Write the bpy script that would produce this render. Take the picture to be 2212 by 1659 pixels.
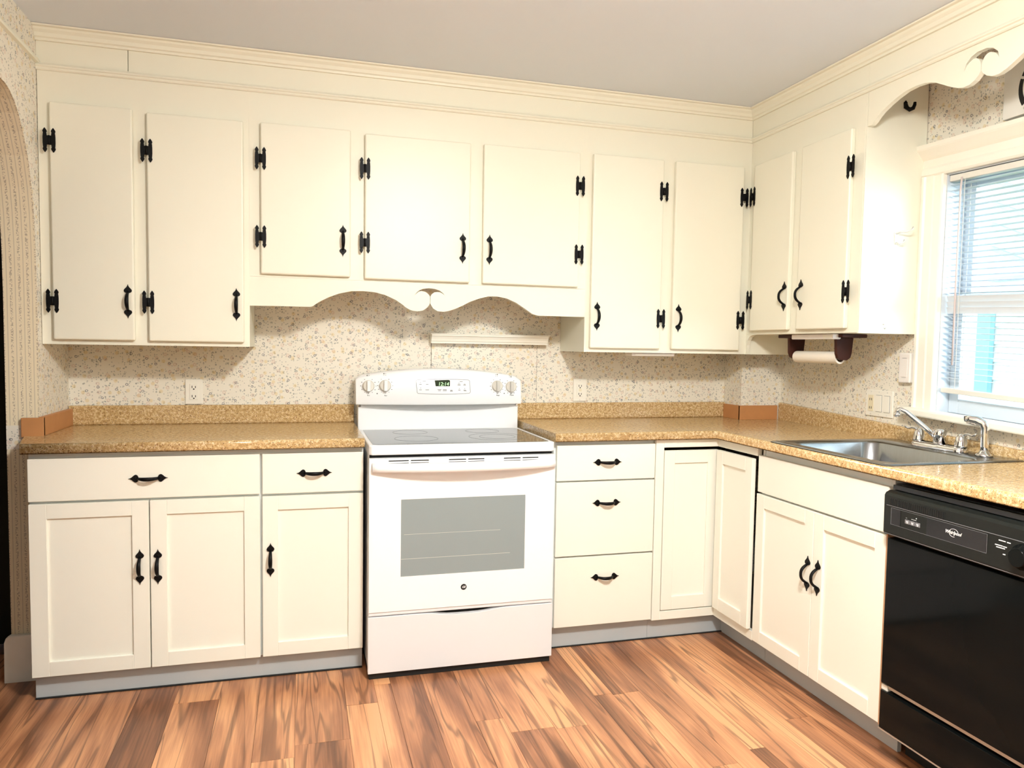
import bpy, bmesh, math, random
from mathutils import Vector, Matrix
R = random.Random(7)
for o in list(bpy.data.objects):
    bpy.data.objects.remove(o)
S = bpy.context.scene
COL = S.collection

# ------------------------------------------------------------------ camera, sky, lights, exposure
F_PX, SX, SY = 1632.2, 14.57, 17.69
CAM = Vector((-0.2402, -3.5261, 1.2706))
yaw, pitch, roll = 0.28146, 0.060296, 0.016458
fw = Vector((math.sin(yaw)*math.cos(pitch), math.cos(yaw)*math.cos(pitch), -math.sin(pitch)))
r0 = Vector((math.cos(yaw), -math.sin(yaw), 0)); u0 = r0.cross(fw)
rv = math.cos(roll)*r0 + math.sin(roll)*u0
uv = -math.sin(roll)*r0 + math.cos(roll)*u0
cd = bpy.data.cameras.new('camera'); cam = bpy.data.objects.new('camera', cd); COL.objects.link(cam)
m3 = Matrix((rv, uv, -fw)).transposed()
cam.matrix_world = Matrix.Translation(CAM) @ m3.to_4x4()
cd.sensor_fit = 'HORIZONTAL'; cd.sensor_width = 36.0
cd.lens = F_PX/2212*36; cd.shift_x = -SX/2212; cd.shift_y = SY/2212
cd.clip_start = 0.02
S.camera = cam

S.view_settings.view_transform = 'Standard'
S.view_settings.look = 'None'
S.view_settings.exposure = 0.52
S.view_settings.gamma = 1.0
S.view_settings.use_curve_mapping = False

W = bpy.data.worlds.new('world'); S.world = W; W.use_nodes = True
wn = W.node_tree.nodes; bgn = wn['Background']
bgn.inputs['Color'].default_value = (0.80, 0.91, 1.0, 1); bgn.inputs['Strength'].default_value = 2.6

def area(name, loc, rot, size, energy, color, shape='DISK', sy=None):
    l = bpy.data.lights.new(name, 'AREA'); l.shape = shape; l.size = size
    if sy: l.size_y = sy
    l.energy = energy; l.color = color
    o = bpy.data.objects.new(name, l); o.location = loc; o.rotation_euler = rot; COL.objects.link(o)
    return o
CEIL = 2.40
pt = area('window_portal', (2.03, -1.595, 1.49), (0, math.radians(90), -0.041281), .78, 1, (1, 1, 1), 'RECTANGLE', .92)
pt.data.cycles.is_portal = True
sl_ = bpy.data.lights.new('hazy_sun', 'SUN'); sl_.energy = 5.0; sl_.angle = math.radians(50); sl_.color = (.80, .92, 1.0)
so_ = bpy.data.objects.new('hazy_sun', sl_); COL.objects.link(so_)
so_.rotation_euler = Vector((-.52, .82, -.22)).to_track_quat('-Z', 'Y').to_euler()
def bulb(name, loc, rad, energy, color):
    l = bpy.data.lights.new(name, 'POINT'); l.shadow_soft_size = rad; l.energy = energy; l.color = color
    o = bpy.data.objects.new(name, l); o.location = loc; COL.objects.link(o)
bulb('ceiling_light', (0.45, -2.65, 2.24), .14, 50, (1.0, 0.985, 0.925))
area('ceiling_light_shade', (0.45, -2.65, 2.26), (0, 0, 0), 0.34, 42, (1.0, 0.985, 0.925))
bulb('rear_ceiling_light', (-0.8, -4.8, 2.20), .15, 24, (1.0, 0.98, 0.92))

# ------------------------------------------------------------------ wall frames
XL, XC = -1.165, 1.906           # left wall, corner column left face
YC = -0.165                      # corner column front
PHI = -0.041281
O0 = Vector((2.135, -0.165, 0))
TW = Vector((math.sin(PHI), -math.cos(PHI), 0)); NW = Vector((-math.cos(PHI), -math.sin(PHI), 0))
def WT(v):                       # (s along the right wall, z, off into room) given as x=off, y=-s, z
    off, s, z = v[0], v[1], v[2]
    return tuple(O0 + TW*s + NW*off + Vector((0, 0, z)))
def WTK(v):                      # same, with the slight sag of the old window
    return WT((v[0], v[1], v[2]-0.04*(v[1]-0.93)))
def wallx(y): 
    return O0.x + TW.x*((O0.y-y)/-TW.y)

# ------------------------------------------------------------------ materials
MATS = {}
class NT:
    def __init__(s, name):
        s.m = bpy.data.materials.new(name); s.m.use_nodes = True
        s.t = s.m.node_tree; s.b = s.t.nodes['Principled BSDF']; s.out = s.t.nodes['Material Output']
        MATS[name] = s.m
    def n(s, typ, **kw):
        nd = s.t.nodes.new(typ)
        ins = kw.pop('ins', {})
        for k, v in kw.items(): setattr(nd, k, v)
        for k, v in ins.items(): s.set(nd.inputs[k], v)
        return nd
    def set(s, sock, v):
        if isinstance(v, bpy.types.NodeSocket): s.t.links.new(v, sock)
        elif isinstance(v, tuple) and len(v) == 3 and sock.type == 'RGBA': sock.default_value = (*v, 1)
        else: sock.default_value = v
    def math(s, op, a, b=0.0, c=None):
        nd = s.n('ShaderNodeMath', operation=op)
        s.set(nd.inputs[0], a); s.set(nd.inputs[1], b)
        if c is not None: s.set(nd.inputs[2], c)
        return nd.outputs[0]
    def mix(s, f, a, b):
        nd = s.n('ShaderNodeMix', data_type='RGBA')
        s.set(nd.inputs[0], f); s.set(nd.inputs[6], a); s.set(nd.inputs[7], b)
        return nd.outputs[2]
    def smooth(s, v, a, b):      # 1 below a .. 0 above b
        nd = s.n('ShaderNodeMapRange', interpolation_type='SMOOTHSTEP')
        s.set(nd.inputs[0], v); nd.inputs[1].default_value = a; nd.inputs[2].default_value = b
        nd.inputs[3].default_value = 1; nd.inputs[4].default_value = 0
        return nd.outputs[0]
    def ramp(s, f, stops):
        nd = s.n('ShaderNodeValToRGB'); e = nd.color_ramp.elements
        while len(e) < len(stops): e.new(0.5)
        for el, (p, c) in zip(e, stops): el.position = p; el.color = (*c, 1)
        s.set(nd.inputs[0], f); return nd.outputs[0]
    def noise(s, vec, scale, detail=2, rough=.5, dist=0):
        nd = s.n('ShaderNodeTexNoise'); s.set(nd.inputs['Vector'], vec)
        nd.inputs['Scale'].default_value = scale; nd.inputs['Detail'].default_value = detail
        nd.inputs['Roughness'].default_value = rough; nd.inputs['Distortion'].default_value = dist
        return nd.outputs['Fac']
    def obj(s): return s.n('ShaderNodeTexCoord').outputs['Object']
    def bump(s, h, strength, dist=.001):
        nd = s.n('ShaderNodeBump'); nd.inputs['Strength'].default_value = strength; nd.inputs['Distance'].default_value = dist
        s.set(nd.inputs['Height'], h); s.set(s.b.inputs['Normal'], nd.outputs[0])

def plain(name, col, rough=.5, metal=0.0, var=.03, scale=6, bump=0, bscale=60, coat=0, spec=.5):
    k = NT(name); v = k.obj()
    f = k.noise(v, scale, 3)
    a = tuple(max(0, c*(1-var)) for c in col); b = tuple(min(1, c*(1+var)) for c in col)
    k.set(k.b.inputs['Base Color'], k.mix(f, a, b))
    k.b.inputs['Roughness'].default_value = rough; k.b.inputs['Metallic'].default_value = metal
    k.b.inputs['Coat Weight'].default_value = coat; k.b.inputs['Specular IOR Level'].default_value = spec
    if bump: k.bump(k.noise(v, bscale, 3), bump)
    return k.m
def emit(name, col, strength):
    k = NT(name); k.set(k.b.inputs['Base Color'], (0, 0, 0)); k.set(k.b.inputs['Emission Color'], col)
    k.b.inputs['Emission Strength'].default_value = strength; return k.m

plain('cream_paint', (.85, .835, .705), .38, var=.015, scale=3, bump=.05, bscale=120)
plain('cabinet_white', (.885, .88, .785), .42, var=.01, scale=4)
plain('carcass_grey', (.76, .82, .83), .5, var=.02)
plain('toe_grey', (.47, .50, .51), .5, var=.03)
plain('cavity_brown', (.16, .12, .08), .8)
plain('ceiling_paint', (.77, .84, .93), .8, var=.01, scale=2)
plain('rear_wall_dark', (.30, .28, .25), .7, var=.02, scale=2)  # unseen rear wall, darkened to cut bounced light
plain('white_trim', (.88, .85, .75), .4, var=.03, scale=8, bump=.08, bscale=40)
plain('hall_gloom', (.020, .026, .022), .8, var=.2, scale=3)
plain('black_iron', (.003, .003, .0035), .45, var=.2, scale=80, bump=.2, bscale=160, spec=.18)
plain('appliance_white', (.915, .925, .94), .26, var=.004)
plain('drawer_white', (.78, .79, .81), .3, var=.01, scale=3)
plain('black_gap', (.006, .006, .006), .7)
plain('oven_glass', (.27, .32, .325), .14, var=.02, scale=5, spec=.35)
plain('rack_glint', (.62, .62, .58), .3)
plain('knob_cream', (.74, .71, .64), .3)
plain('knob_grip', (.62, .60, .55), .3)
plain('print_grey', (.05, .05, .05), .6)
plain('line_grey', (.20, .20, .21), .6)
plain('display_dark', (.035, .05, .03), .2)
emit('display_green', (.55, 1.0, .45), 1.3)
plain('chrome', (.82, .83, .85), .06, 1.0, var=.02)
plain('bare_board', (.52, .235, .085), .55, var=.1, scale=20, bump=.1, bscale=60)
plain('bare_edge', (.46, .25, .13), .6, var=.15, scale=40)
plain('plate_white', (.88, .85, .76), .35, var=.01)
plain('ivory', (.80, .72, .52), .35)
plain('slot_dark', (.03, .028, .025), .6)
plain('box_white', (.84, .80, .76), .4)
plain('dish_black', (.004, .005, .005), .09, var=.1, spec=.11)
plain('panel_black', (.009, .011, .010), .36, var=.25, scale=60, spec=.3)
plain('panel_black_two', (.012, .012, .014), .22)
plain('metal_strip', (.50, .49, .46), .35, .6)
plain('ring_grey', (.06, .06, .06), .2)
plain('seam_brown', (.22, .18, .13), .8)
plain('print_white', (.80, .80, .80), .5)
plain('dark_wood', (.050, .013, .008), .5, var=.3, scale=25, spec=.25)
plain('paper_towel', (.86, .80, .70), .9, bump=.3, bscale=120)
plain('cardboard', (.10, .07, .05), .8)
plain('fan_cream', (.74, .73, .68), .4)
plain('blind_shaded', (.66, .71, .76), .35, var=.01)  # white slats, greyed so their edges read as shaded
plain('blind_grey', (.72, .70, .64), .4)
plain('wand_pink', (.66, .56, .55), .25)
plain('sash_white', (.62, .68, .74), .4)
plain('siding_white', (.80, .84, .86), .6)
plain('siding_trim', (.24, .46, .55), .5)
plain('shingle_grey', (.42, .50, .53), .8, var=.2, scale=10)
plain('leaf_green', (.10, .30, .13), .7, var=.4, scale=6)
plain('lawn', (.25, .40, .16), .9, var=.3)
plain('rubber_black', (.01, .01, .01), .7)
plain('hook_metal', (.75, .74, .70), .3, .7)
plain('light_strip', (.86, .82, .80), .35)

# stainless
k = NT('stainless'); v = k.obj()
mp = k.n('ShaderNodeMapping'); k.set(mp.inputs['Vector'], v); mp.inputs['Scale'].default_value = (4, 160, 4)
f = k.noise(mp.outputs[0], 3, 3)
k.set(k.b.inputs['Base Color'], k.mix(f, (.27, .28, .29), (.40, .41, .42)))
k.b.inputs['Metallic'].default_value = 1; k.b.inputs['Roughness'].default_value = .24

# cooktop glass: black ceramic, fine grey fleck lightened in place of a reflection
k = NT('cooktop_glass'); v = k.obj(); f = k.noise(v, 900, 1)
k.set(k.b.inputs['Base Color'], k.mix(k.smooth(f, .40, .55), (.022, .025, .025), (.16, .185, .19)))
k.b.inputs['Roughness'].default_value = .07

# window glass
k = NT('window_glass')
tr = k.n('ShaderNodeBsdfTransparent'); gl = k.n('ShaderNodeBsdfGlossy'); gl.inputs['Roughness'].default_value = .02
lw = k.n('ShaderNodeLayerWeight'); lw.inputs[0].default_value = .5
mx = k.n('ShaderNodeMixShader'); k.set(mx.inputs[0], k.math('MULTIPLY_ADD', k.math('POWER', lw.outputs['Facing'], 4.0), .7, .04)); k.set(mx.inputs[1], tr.outputs[0]); k.set(mx.inputs[2], gl.outputs[0])
k.t.links.new(mx.outputs[0], k.out.inputs[0]); tr.inputs[0].default_value = (.93, .98, 1, 1)

# laminate counter: tan granite print
k = NT('laminate'); v = k.obj()
f1 = k.noise(v, 90, 4, .6); f2 = k.noise(v, 260, 2, .6)
vo = k.n('ShaderNodeTexVoronoi'); k.set(vo.inputs['Vector'], v); vo.inputs['Scale'].default_value = 165
base = k.ramp(f1, [(.30, (.40, .245, .095)), (.5, (.57, .385, .175)), (.66, (.76, .60, .36))])
c2 = k.mix(k.smooth(f2, .36, .42), base, (.26, .13, .05))
sp = k.math('MULTIPLY', k.smooth(vo.outputs['Distance'], .20, .32), k.math('GREATER_THAN', k.n('ShaderNodeSeparateColor', ins={0: vo.outputs['Color']}).outputs[0], .80))
c3 = k.mix(sp, c2, (.07, .038, .02))
sp2 = k.math('MULTIPLY', k.smooth(vo.outputs['Distance'], .25, .42), k.math('LESS_THAN', k.n('ShaderNodeSeparateColor', ins={0: vo.outputs['Color']}).outputs[1], .22))
k.set(k.b.inputs['Base Color'], k.mix(sp2, c3, (.80, .62, .38)))
k.b.inputs['Roughness'].default_value = .16; k.bump(f2, .08, .0006)

# floral wallpaper: small ring flowers, blossoms and twigs on cream
def wallpaper(name, strength=1.0):
    k = NT(name); v = k.obj()
    sx = k.n('ShaderNodeSeparateXYZ', ins={0: v})
    u = k.math('ADD', sx.outputs[0], sx.outputs[1])
    cb = k.n('ShaderNodeCombineXYZ'); k.set(cb.inputs[0], u); k.set(cb.inputs[1], sx.outputs[2])
    p = cb.outputs[0]
    nz = k.n('ShaderNodeTexNoise'); k.set(nz.inputs['Vector'], p); nz.inputs['Scale'].default_value = 220
    off = k.n('ShaderNodeVectorMath', operation='MULTIPLY_ADD'); k.set(off.inputs[0], nz.outputs['Color'])
    off.inputs[1].default_value = (.005, .005, 0); k.set(off.inputs[2], p)
    q = off.outputs[0]
    def cells(scale, shift):
        a = k.n('ShaderNodeVectorMath', operation='ADD'); k.set(a.inputs[0], q); a.inputs[1].default_value = (shift, shift*.7, 0)
        vo = k.n('ShaderNodeTexVoronoi', voronoi_dimensions='2D'); k.set(vo.inputs['Vector'], a.outputs[0]); vo.inputs['Scale'].default_value = scale
        return vo.outputs['Distance'], k.n('ShaderNodeSeparateColor', ins={0: vo.outputs['Color']}).outputs
    col = k.mix(k.noise(p, 3, 2), (.81, .76, .65), (.85, .805, .70))
    d, c = cells(62, 3.1)
    cl = k.smooth(k.noise(p, 24, 1), .46, .56)
    tw = k.math('MULTIPLY', k.smooth(d, .17, .27), k.math('MULTIPLY', k.math('GREATER_THAN', c[0], .34), k.math('SUBTRACT', 1.0, cl)))
    col = k.mix(k.math('MULTIPLY', tw, .75*strength), col, (.30, .31, .27))
    d, c = cells(120, 8.1)
    tw = k.math('MULTIPLY', k.smooth(d, .2, .34), k.math('GREATER_THAN', c[0], .74))
    col = k.mix(k.math('MULTIPLY', tw, .55*strength), col, (.20, .21, .20))
    d, c = cells(24, 5.3)
    bl = k.math('MULTIPLY', k.smooth(d, .14, .22), k.math('GREATER_THAN', c[0], .45))
    col = k.mix(k.math('MULTIPLY', bl, .45*strength), col, (.72, .54, .20))
    d, c = cells(26, 1.7)
    bl = k.math('MULTIPLY', k.math('SUBTRACT', k.smooth(d, .17, .23), k.smooth(d, .05, .11)), k.math('GREATER_THAN', c[0], .45))
    col = k.mix(k.math('MULTIPLY', bl, .38*strength), col, (.62, .38, .28))
    d, c = cells(18.5, 9.4)
    rg = k.math('SUBTRACT', k.smooth(d, .090, .118), k.smooth(d, .042, .070))
    rg = k.math('MULTIPLY', rg, k.math('GREATER_THAN', c[0], .32))
    col = k.mix(k.math('MULTIPLY', rg, .80*strength), col, (.10, .11, .14))
    k.set(k.b.inputs['Base Color'], col); k.b.inputs['Roughness'].default_value = .6
    k.bump(k.noise(p, 300, 2), .06, .0005)
    return k
wallpaper('wallpaper')

# striped wallpaper of the arch reveal
k = NT('striped_paper'); v = k.obj()
sx = k.n('ShaderNodeSeparateXYZ', ins={0: v})
ph = k.math('FRACT', k.math('DIVIDE', k.math('ADD', sx.outputs[0], 5.0), .027))
ln = k.smooth(k.math('ABSOLUTE', k.math('SUBTRACT', ph, .5)), .03, .07)
dn = k.math('MULTIPLY', k.smooth(k.math('ABSOLUTE', k.math('SUBTRACT', k.math('FRACT', k.math('ADD', ph, .5)), .5)), .10, .20),
            k.math('GREATER_THAN', k.noise(v, 210, 1), .52))
col = k.mix(k.math('MULTIPLY', ln, .55), (.85, .755, .55), (.44, .385, .27))
col = k.mix(k.math('MULTIPLY', dn, .6), col, (.28, .22, .16))
k.set(k.b.inputs['Base Color'], col); k.b.inputs['Roughness'].default_value = .7

# floor boards
def wood(name, bias):
    k = NT(name); v = k.obj()
    oi = k.n('ShaderNodeObjectInfo')
    cb = k.n('ShaderNodeCombineXYZ'); k.set(cb.inputs[2], k.math('MULTIPLY', oi.outputs['Random'], 40.0)); k.set(cb.inputs[1], k.math('MULTIPLY', oi.outputs['Random'], 17.0))
    ad = k.n('ShaderNodeVectorMath', operation='ADD'); k.set(ad.inputs[0], v); k.set(ad.inputs[1], cb.outputs[0])
    m1 = k.n('ShaderNodeMapping'); k.set(m1.inputs['Vector'], ad.outputs[0]); m1.inputs['Scale'].default_value = (7, .9, 1)
    m2 = k.n('ShaderNodeMapping'); k.set(m2.inputs['Vector'], ad.outputs[0]); m2.inputs['Scale'].default_value = (150, 4, 1)
    f1 = k.noise(m1.outputs[0], 1.0, 3, .5, 1.0)
    f2 = k.noise(m2.outputs[0], 1, 3, .6)
    m3 = k.n('ShaderNodeMapping'); k.set(m3.inputs['Vector'], ad.outputs[0]); m3.inputs['Scale'].default_value = (13, .55, 1)
    f3 = k.noise(m3.outputs[0], 1.1, 2, .5, .8)
    vein = k.smooth(k.math('ABSOLUTE', k.math('SUBTRACT', k.math('FRACT', k.math('MULTIPLY', f3, 5.0)), .5)), .02, .16)
    g = k.math('ADD', k.math('MULTIPLY_ADD', f1, 1.05, bias), k.math('MULTIPLY', k.math('SUBTRACT', f2, .15), .34))
    col = k.ramp(g, [(.36, (.150, .060, .029)), (.54, (.335, .140, .066)), (.68, (.52, .235, .112)), (.84, (.74, .375, .180))])
    col = k.mix(k.math('MULTIPLY', k.math('MULTIPLY', vein, f2), 1.15), col, (.10, .042, .022))
    k.set(k.b.inputs['Base Color'], col); k.b.inputs['Roughness'].default_value = .33
    k.bump(f2, .12, .0005)
wood('wood_light', .15)
wood('wood_mid', .01)
wood('wood_dark', -.09)

# ------------------------------------------------------------------ geometry helpers
def tag(o, label=None, cat=None, group=None, kind=None):
    for a, b in (('label', label), ('category', cat), ('group', group), ('kind', kind)):
        if b: o[a] = b
    return o
def thing(name, loc, label=None, cat=None, group=None, kind=None):
    o = bpy.data.objects.new(name, None); o.empty_display_size = .05
    COL.objects.link(o); o.location = loc
    return tag(o, label, cat, group, kind)
def root_loc(o):
    v = Vector((0, 0, 0))
    while o: v = v + o.location; o = o.parent
    return v

class MB:
    def __init__(s): s.v = []; s.f = []; s.sm = []; s.mi = []
    def add(s, vs, fs, smooth=False, mi=0):
        b = len(s.v); s.v += [tuple(v) for v in vs]
        for f in fs: s.f.append(tuple(i+b for i in f)); s.sm.append(smooth); s.mi.append(mi)
        return s
    def box(s, x0, x1, y0, y1, z0, z1, mi=0):
        x0, x1 = sorted((x0, x1)); y0, y1 = sorted((y0, y1)); z0, z1 = sorted((z0, z1))
        vs = [(x, y, z) for z in (z0, z1) for y in (y0, y1) for x in (x0, x1)]
        return s.add(vs, [(0, 2, 3, 1), (4, 5, 7, 6), (0, 1, 5, 4), (2, 6, 7, 3), (0, 4, 6, 2), (1, 3, 7, 5)], mi=mi)
    def prism(s, poly, axis, a, b, side_mi=None, smooth=False):
        """poly: 2-D points; axis 'y': (x,z); 'x': (y,z); 'z': (x,y)"""
        n = len(poly)
        def P(p, h): return {'y': (p[0], h, p[1]), 'x': (h, p[0], p[1]), 'z': (p[0], p[1], h)}[axis]
        vs = [P(p, a) for p in poly] + [P(p, b) for p in poly]
        A = sum(poly[i][0]*poly[(i+1) % n][1]-poly[(i+1) % n][0]*poly[i][1] for i in range(n))
        base = len(s.f)
        fs = [tuple(range(n)), tuple(range(2*n-1, n-1, -1))] + [(i, i+n, (i+1) % n+n, (i+1) % n) for i in range(n)]
        flip = (A > 0) ^ (b < a) ^ (axis == 'y')
        if flip: fs = [tuple(reversed(f)) for f in fs]
        s.add(vs, fs)
        if side_mi is not None:
            for i in range(n): s.mi[base+2+i] = side_mi(i, poly[i], poly[(i+1) % n])
        if smooth:
            for i in range(n): s.sm[base+2+i] = True
        return s
    def tube(s, path, rad, n=10, cap=True, flat=None):
        """round tube along 3-D points; rad number or list; flat=(axis vector, factor) squashes"""
        path = [Vector(p) for p in path]; m = len(path)
        rad = rad if isinstance(rad, (list, tuple)) else [rad]*m
        vs = []; prev = None
        for i, p in enumerate(path):
            d = (path[min(i+1, m-1)]-path[max(i-1, 0)]).normalized()
            if prev is None:
                a = Vector((0, 0, 1)) if abs(d.z) < .9 else Vector((1, 0, 0))
                e1 = d.cross(a).normalized()
            else: e1 = (prev-d*prev.dot(d)).normalized()
            prev = e1; e2 = d.cross(e1)
            for j in range(n):
                t = 2*math.pi*j/n
                w = (e1*math.cos(t)+e2*math.sin(t))*rad[i]
                if flat: ax = Vector(flat[0]); w = w-ax*(w.dot(ax)*(1-flat[1]))
                vs.append(p+w)
        fs = [(i*n+j, i*n+(j+1) % n, (i+1)*n+(j+1) % n, (i+1)*n+j) for i in range(m-1) for j in range(n)]
        s.add(vs, fs, True)
        if cap:
            b = len(s.v)-m*n
            s.f.append(tuple(b+j for j in range(n-1, -1, -1))); s.sm.append(False); s.mi.append(0)
            s.f.append(tuple(b+(m-1)*n+j for j in range(n))); s.sm.append(False); s.mi.append(0)
        return s
    def lathe(s, prof, c, axis=(0, 0, 1), n=24):
        """prof: (radius, height) from c along axis"""
        ax = Vector(axis).normalized(); a = Vector((1, 0, 0)) if abs(ax.x) < .9 else Vector((0, 1, 0))
        e1 = ax.cross(a).normalized(); e2 = ax.cross(e1); c = Vector(c)
        m = len(prof); vs = []
        for r, h in prof:
            for j in range(n):
                t = 2*math.pi*j/n; vs.append(c+ax*h+(e1*math.cos(t)+e2*math.sin(t))*max(r, 1e-5))
        fs = [(i*n+j, i*n+(j+1) % n, (i+1)*n+(j+1) % n, (i+1)*n+j) for i in range(m-1) for j in range(n)]
        s.add(vs, fs, True)
        b = len(s.v)-m*n
        s.f.append(tuple(b+j for j in range(n-1, -1, -1))); s.sm.append(False); s.mi.append(0)
        s.f.append(tuple(b+(m-1)*n+j for j in range(n))); s.sm.append(False); s.mi.append(0)
        return s
    def build(s, name, mats, parent=None, bevel=0, seg=2, xf=None, at=None, kind=None, label=None, norm=True):
        off = root_loc(parent) if parent else Vector((0, 0, 0))
        loc = Vector((0, 0, 0))
        vs = [Vector(xf(v)) if xf else Vector(v) for v in s.v]
        if at is not None: loc = Vector(at)-off
        me = bpy.data.meshes.new(name)
        me.from_pydata([v-off-loc for v in vs], [], s.f)
        for m in (mats if isinstance(mats, (list, tuple)) else [mats]): me.materials.append(MATS[m])
        for p, sm, mi in zip(me.polygons, s.sm, s.mi): p.use_smooth = sm; p.material_index = mi
        if norm:
            bm = bmesh.new(); bm.from_mesh(me); bmesh.ops.recalc_face_normals(bm, faces=bm.faces); bm.to_mesh(me); bm.free()
        me.validate()
        o = bpy.data.objects.new(name, me); COL.objects.link(o); o.location = loc
        if parent: o.parent = parent
        if bevel:
            b = o.modifiers.new('bevel', 'BEVEL'); b.width = bevel; b.segments = seg; b.limit_method = 'ANGLE'; b.angle_limit = .6
            b.harden_normals = False
        return tag(o, label, None, None, kind)

def text_mb(txt, size, fn, extrude=.0004, shear=0, bold=False):
    """lettering as a flat mesh; fn maps (u right, v up, w out) to world"""
    c = bpy.data.curves.new('lettering', 'FONT'); c.body = txt; c.size = size; c.extrude = extrude; c.align_x = 'CENTER'; c.align_y = 'CENTER'
    c.shear = shear; c.resolution_u = 3
    if bold: c.offset = size*.02
    o = bpy.data.objects.new('lettering', c); COL.objects.link(o)
    bpy.context.view_layer.update()
    me = bpy.data.meshes.new_from_object(o.evaluated_get(bpy.context.evaluated_depsgraph_get()))
    mb = MB(); mb.add([fn(*v.co) for v in me.vertices], [tuple(p.vertices) for p in me.polygons])
    bpy.data.objects.remove(o); bpy.data.meshes.remove(me); bpy.data.curves.remove(c)
    return mb

def place(mesh_obj, name, parent, loc, rot=(0, 0, 0)):
    o = mesh_obj.copy(); o.name = name; COL.objects.link(o)
    if parent: o.parent = parent; o.location = Vector(loc)-root_loc(parent)
    else: o.location = loc
    o.rotation_euler = rot
    return o

# hardware prototypes (origin on the door face, facing -y, upright)
def handle_proto():
    mb = MB()
    for sg in (1, -1):
        prof = [(0, .0645), (.0018, .058), (.0055, .0525), (.0100, .0480), (.0132, .0435), (.0138, .0395), (.0115, .0350), (.0075, .0328), (.0045, .0315)]
        poly = [(x, sg*z) for x, z in prof] + [(-x, sg*z) for x, z in reversed(prof[1:])]
        mb.prism(poly, 'y', 0, -.0035)
        mb.lathe([(.0035, 0), (.0034, .001), (.002, .002)], (0, -.0035, sg*.0405), (0, -1, 0), 8)
    P = []; rr = []
    for i in range(13):
        t = -1+2*i/12; z = t*.034
        P.append((0, -.003-.026*(1-abs(t)**2.6), z)); rr.append(.0048+.0025*(1-t*t))
    mb.tube(P, rr, 8, flat=((0, 1, 0), .55))
    return mb
def hinge_proto():
    mb = MB(); half = [(.0069, 0), (.0069, .010), (.0062, .021), (.0053, .0265), (.0074, .0315), (.0056, .0365), (.0030, .0405), (0, .0445)]
    for cx in (-.0138, .0138):
        right = half; pts = [(cx+x, z) for x, z in right] + [(cx-x, z) for x, z in reversed(right[:-1])]
        pts += [(cx-x, -z) for x, z in right[1:]] + [(cx+x, -z) for x, z in reversed(right[1:-1])]
        mb.prism(pts, 'y', 0, -.0028)
        for zz in (-.022, .022): mb.lathe([(.0028, 0), (.0022, .0014)], (cx, -.0028, zz), (0, -1, 0), 8)
    mb.box(-.013, .013, 0, -.0026, -.0165, .0165)
    mb.tube([(0, -.0035, -.0165), (0, -.0035, .0165)], .0038, 10)
    return mb
HP = handle_proto().build('handle', 'black_iron')
HG = hinge_proto().build('hinge', 'black_iron')
QX = -math.pi/2                    # turns a -y facing part to face -x
def add_handle(door, p, horiz=False, side=False):
    rot = (0, math.pi/2, 0) if horiz else ((0, 0, QX) if side else (0, 0, 0))
    return place(HP, 'handle', door, p, rot)
def add_hinge(door, p, side=False):
    return place(HG, 'hinge', door, p, (0, 0, QX) if side else (0, 0, 0))

# ================================================================== SETTING
def struct(o, label=None): return tag(o, label, None, None, 'structure')
YF = -8.0                          # rear of the room, set far back to weaken bounced light

# floor: sub-floor slab + single boards
fl = MB().box(-3.2, 2.5, YF, .12, -.05, -.006).build('floor', 'wood_dark'); struct(fl, 'warm brown wood-look plank floor running away from the camera')
xs = [-3.0, -2.85, -2.70, -2.52, -2.35, -2.2, -2.05, -1.88, -1.72, -1.55, -1.42, -1.28, -1.13, -.98, -.80, -.67, -.52, -.385, -.26, -.087, .022, .083, .20, .33, .425, .575, .69, .79, .862, .905, .966, 1.055, 1.135, 1.19, 1.30, 1.365, 1.47, 1.56, 1.66, 1.76]
fix = {  # measured boards: column left edge -> (joints from the wall toward the camera, tones)
    -.087: ([-.88], 'dll'), .022: ([-.74], 'lmm'), .083: ([-1.9], 'dm'), .20: ([-2.2], 'mm'), .33: ([-1.1], 'dm'), .425: ([-1.20], 'ldm'), .575: ([-1.215], 'lmm'),
    .69: ([-.55, -1.6], 'ddm'), .79: ([-1.02], 'ldm'), .862: ([-1.03], 'dmm'), .905: ([-1.025], 'dlm'), .966: ([-1.55], 'dml'), 1.055: ([-1.7], 'md'),
    1.135: ([-1.49], 'ldm'), 1.19: ([-1.9], 'mm'), 1.30: ([-2.3], 'lm'), 1.365: ([-1.35], 'mdd'), 1.47: ([-1.7], 'dd'), 1.56: ([-1.2], 'dd'),
    -.26: ([-1.11], 'mdm'), -.385: ([-1.18], 'dlm'), -.52: ([-1.9], 'mm'), -.67: ([-.72], 'lmm'), -.80: ([-1.5], 'dm'), -.98: ([-1.7], 'ml'), -1.13: ([-1.3], 'mm'), -1.28: ([-1.0], 'dm')}
TN = {'l': 'wood_light', 'm': 'wood_mid', 'd': 'wood_dark'}
for i in range(len(xs)-1):
    x0, x1 = xs[i], xs[i+1]
    j, tones = fix.get(x0, ([-.9-R.random()], R.choice(['md', 'lm', 'mm', 'dm', 'ml'])))
    js = [-.10 if x0 < -1.2 else -.44] + list(j)
    while js[-1] > YF+1.3: js.append(js[-1]-.9-.4*R.random())
    js.append(YF)
    for q in range(len(js)-1):
        t = tones[q] if q < len(tones) else R.choice('lmmd')
        a, b = js[q+1], js[q]
        dz = R.uniform(-.0003, .0003)
        MB().box(x0+.0005, x1-.0005, a+.0005, b-.0005, -.006, 0+dz).build('plank', TN[t], fl)

ce = MB().box(-3.2, 2.5, YF, .12, CEIL, CEIL+.06).build('ceiling', 'ceiling_paint'); struct(ce, 'plain off-white painted ceiling')
wb = MB().box(XL-.108, 2.5, 0, .12, 0, CEIL).build('wall_back', 'wallpaper'); struct(wb, 'back wall in small floral wallpaper')
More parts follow.
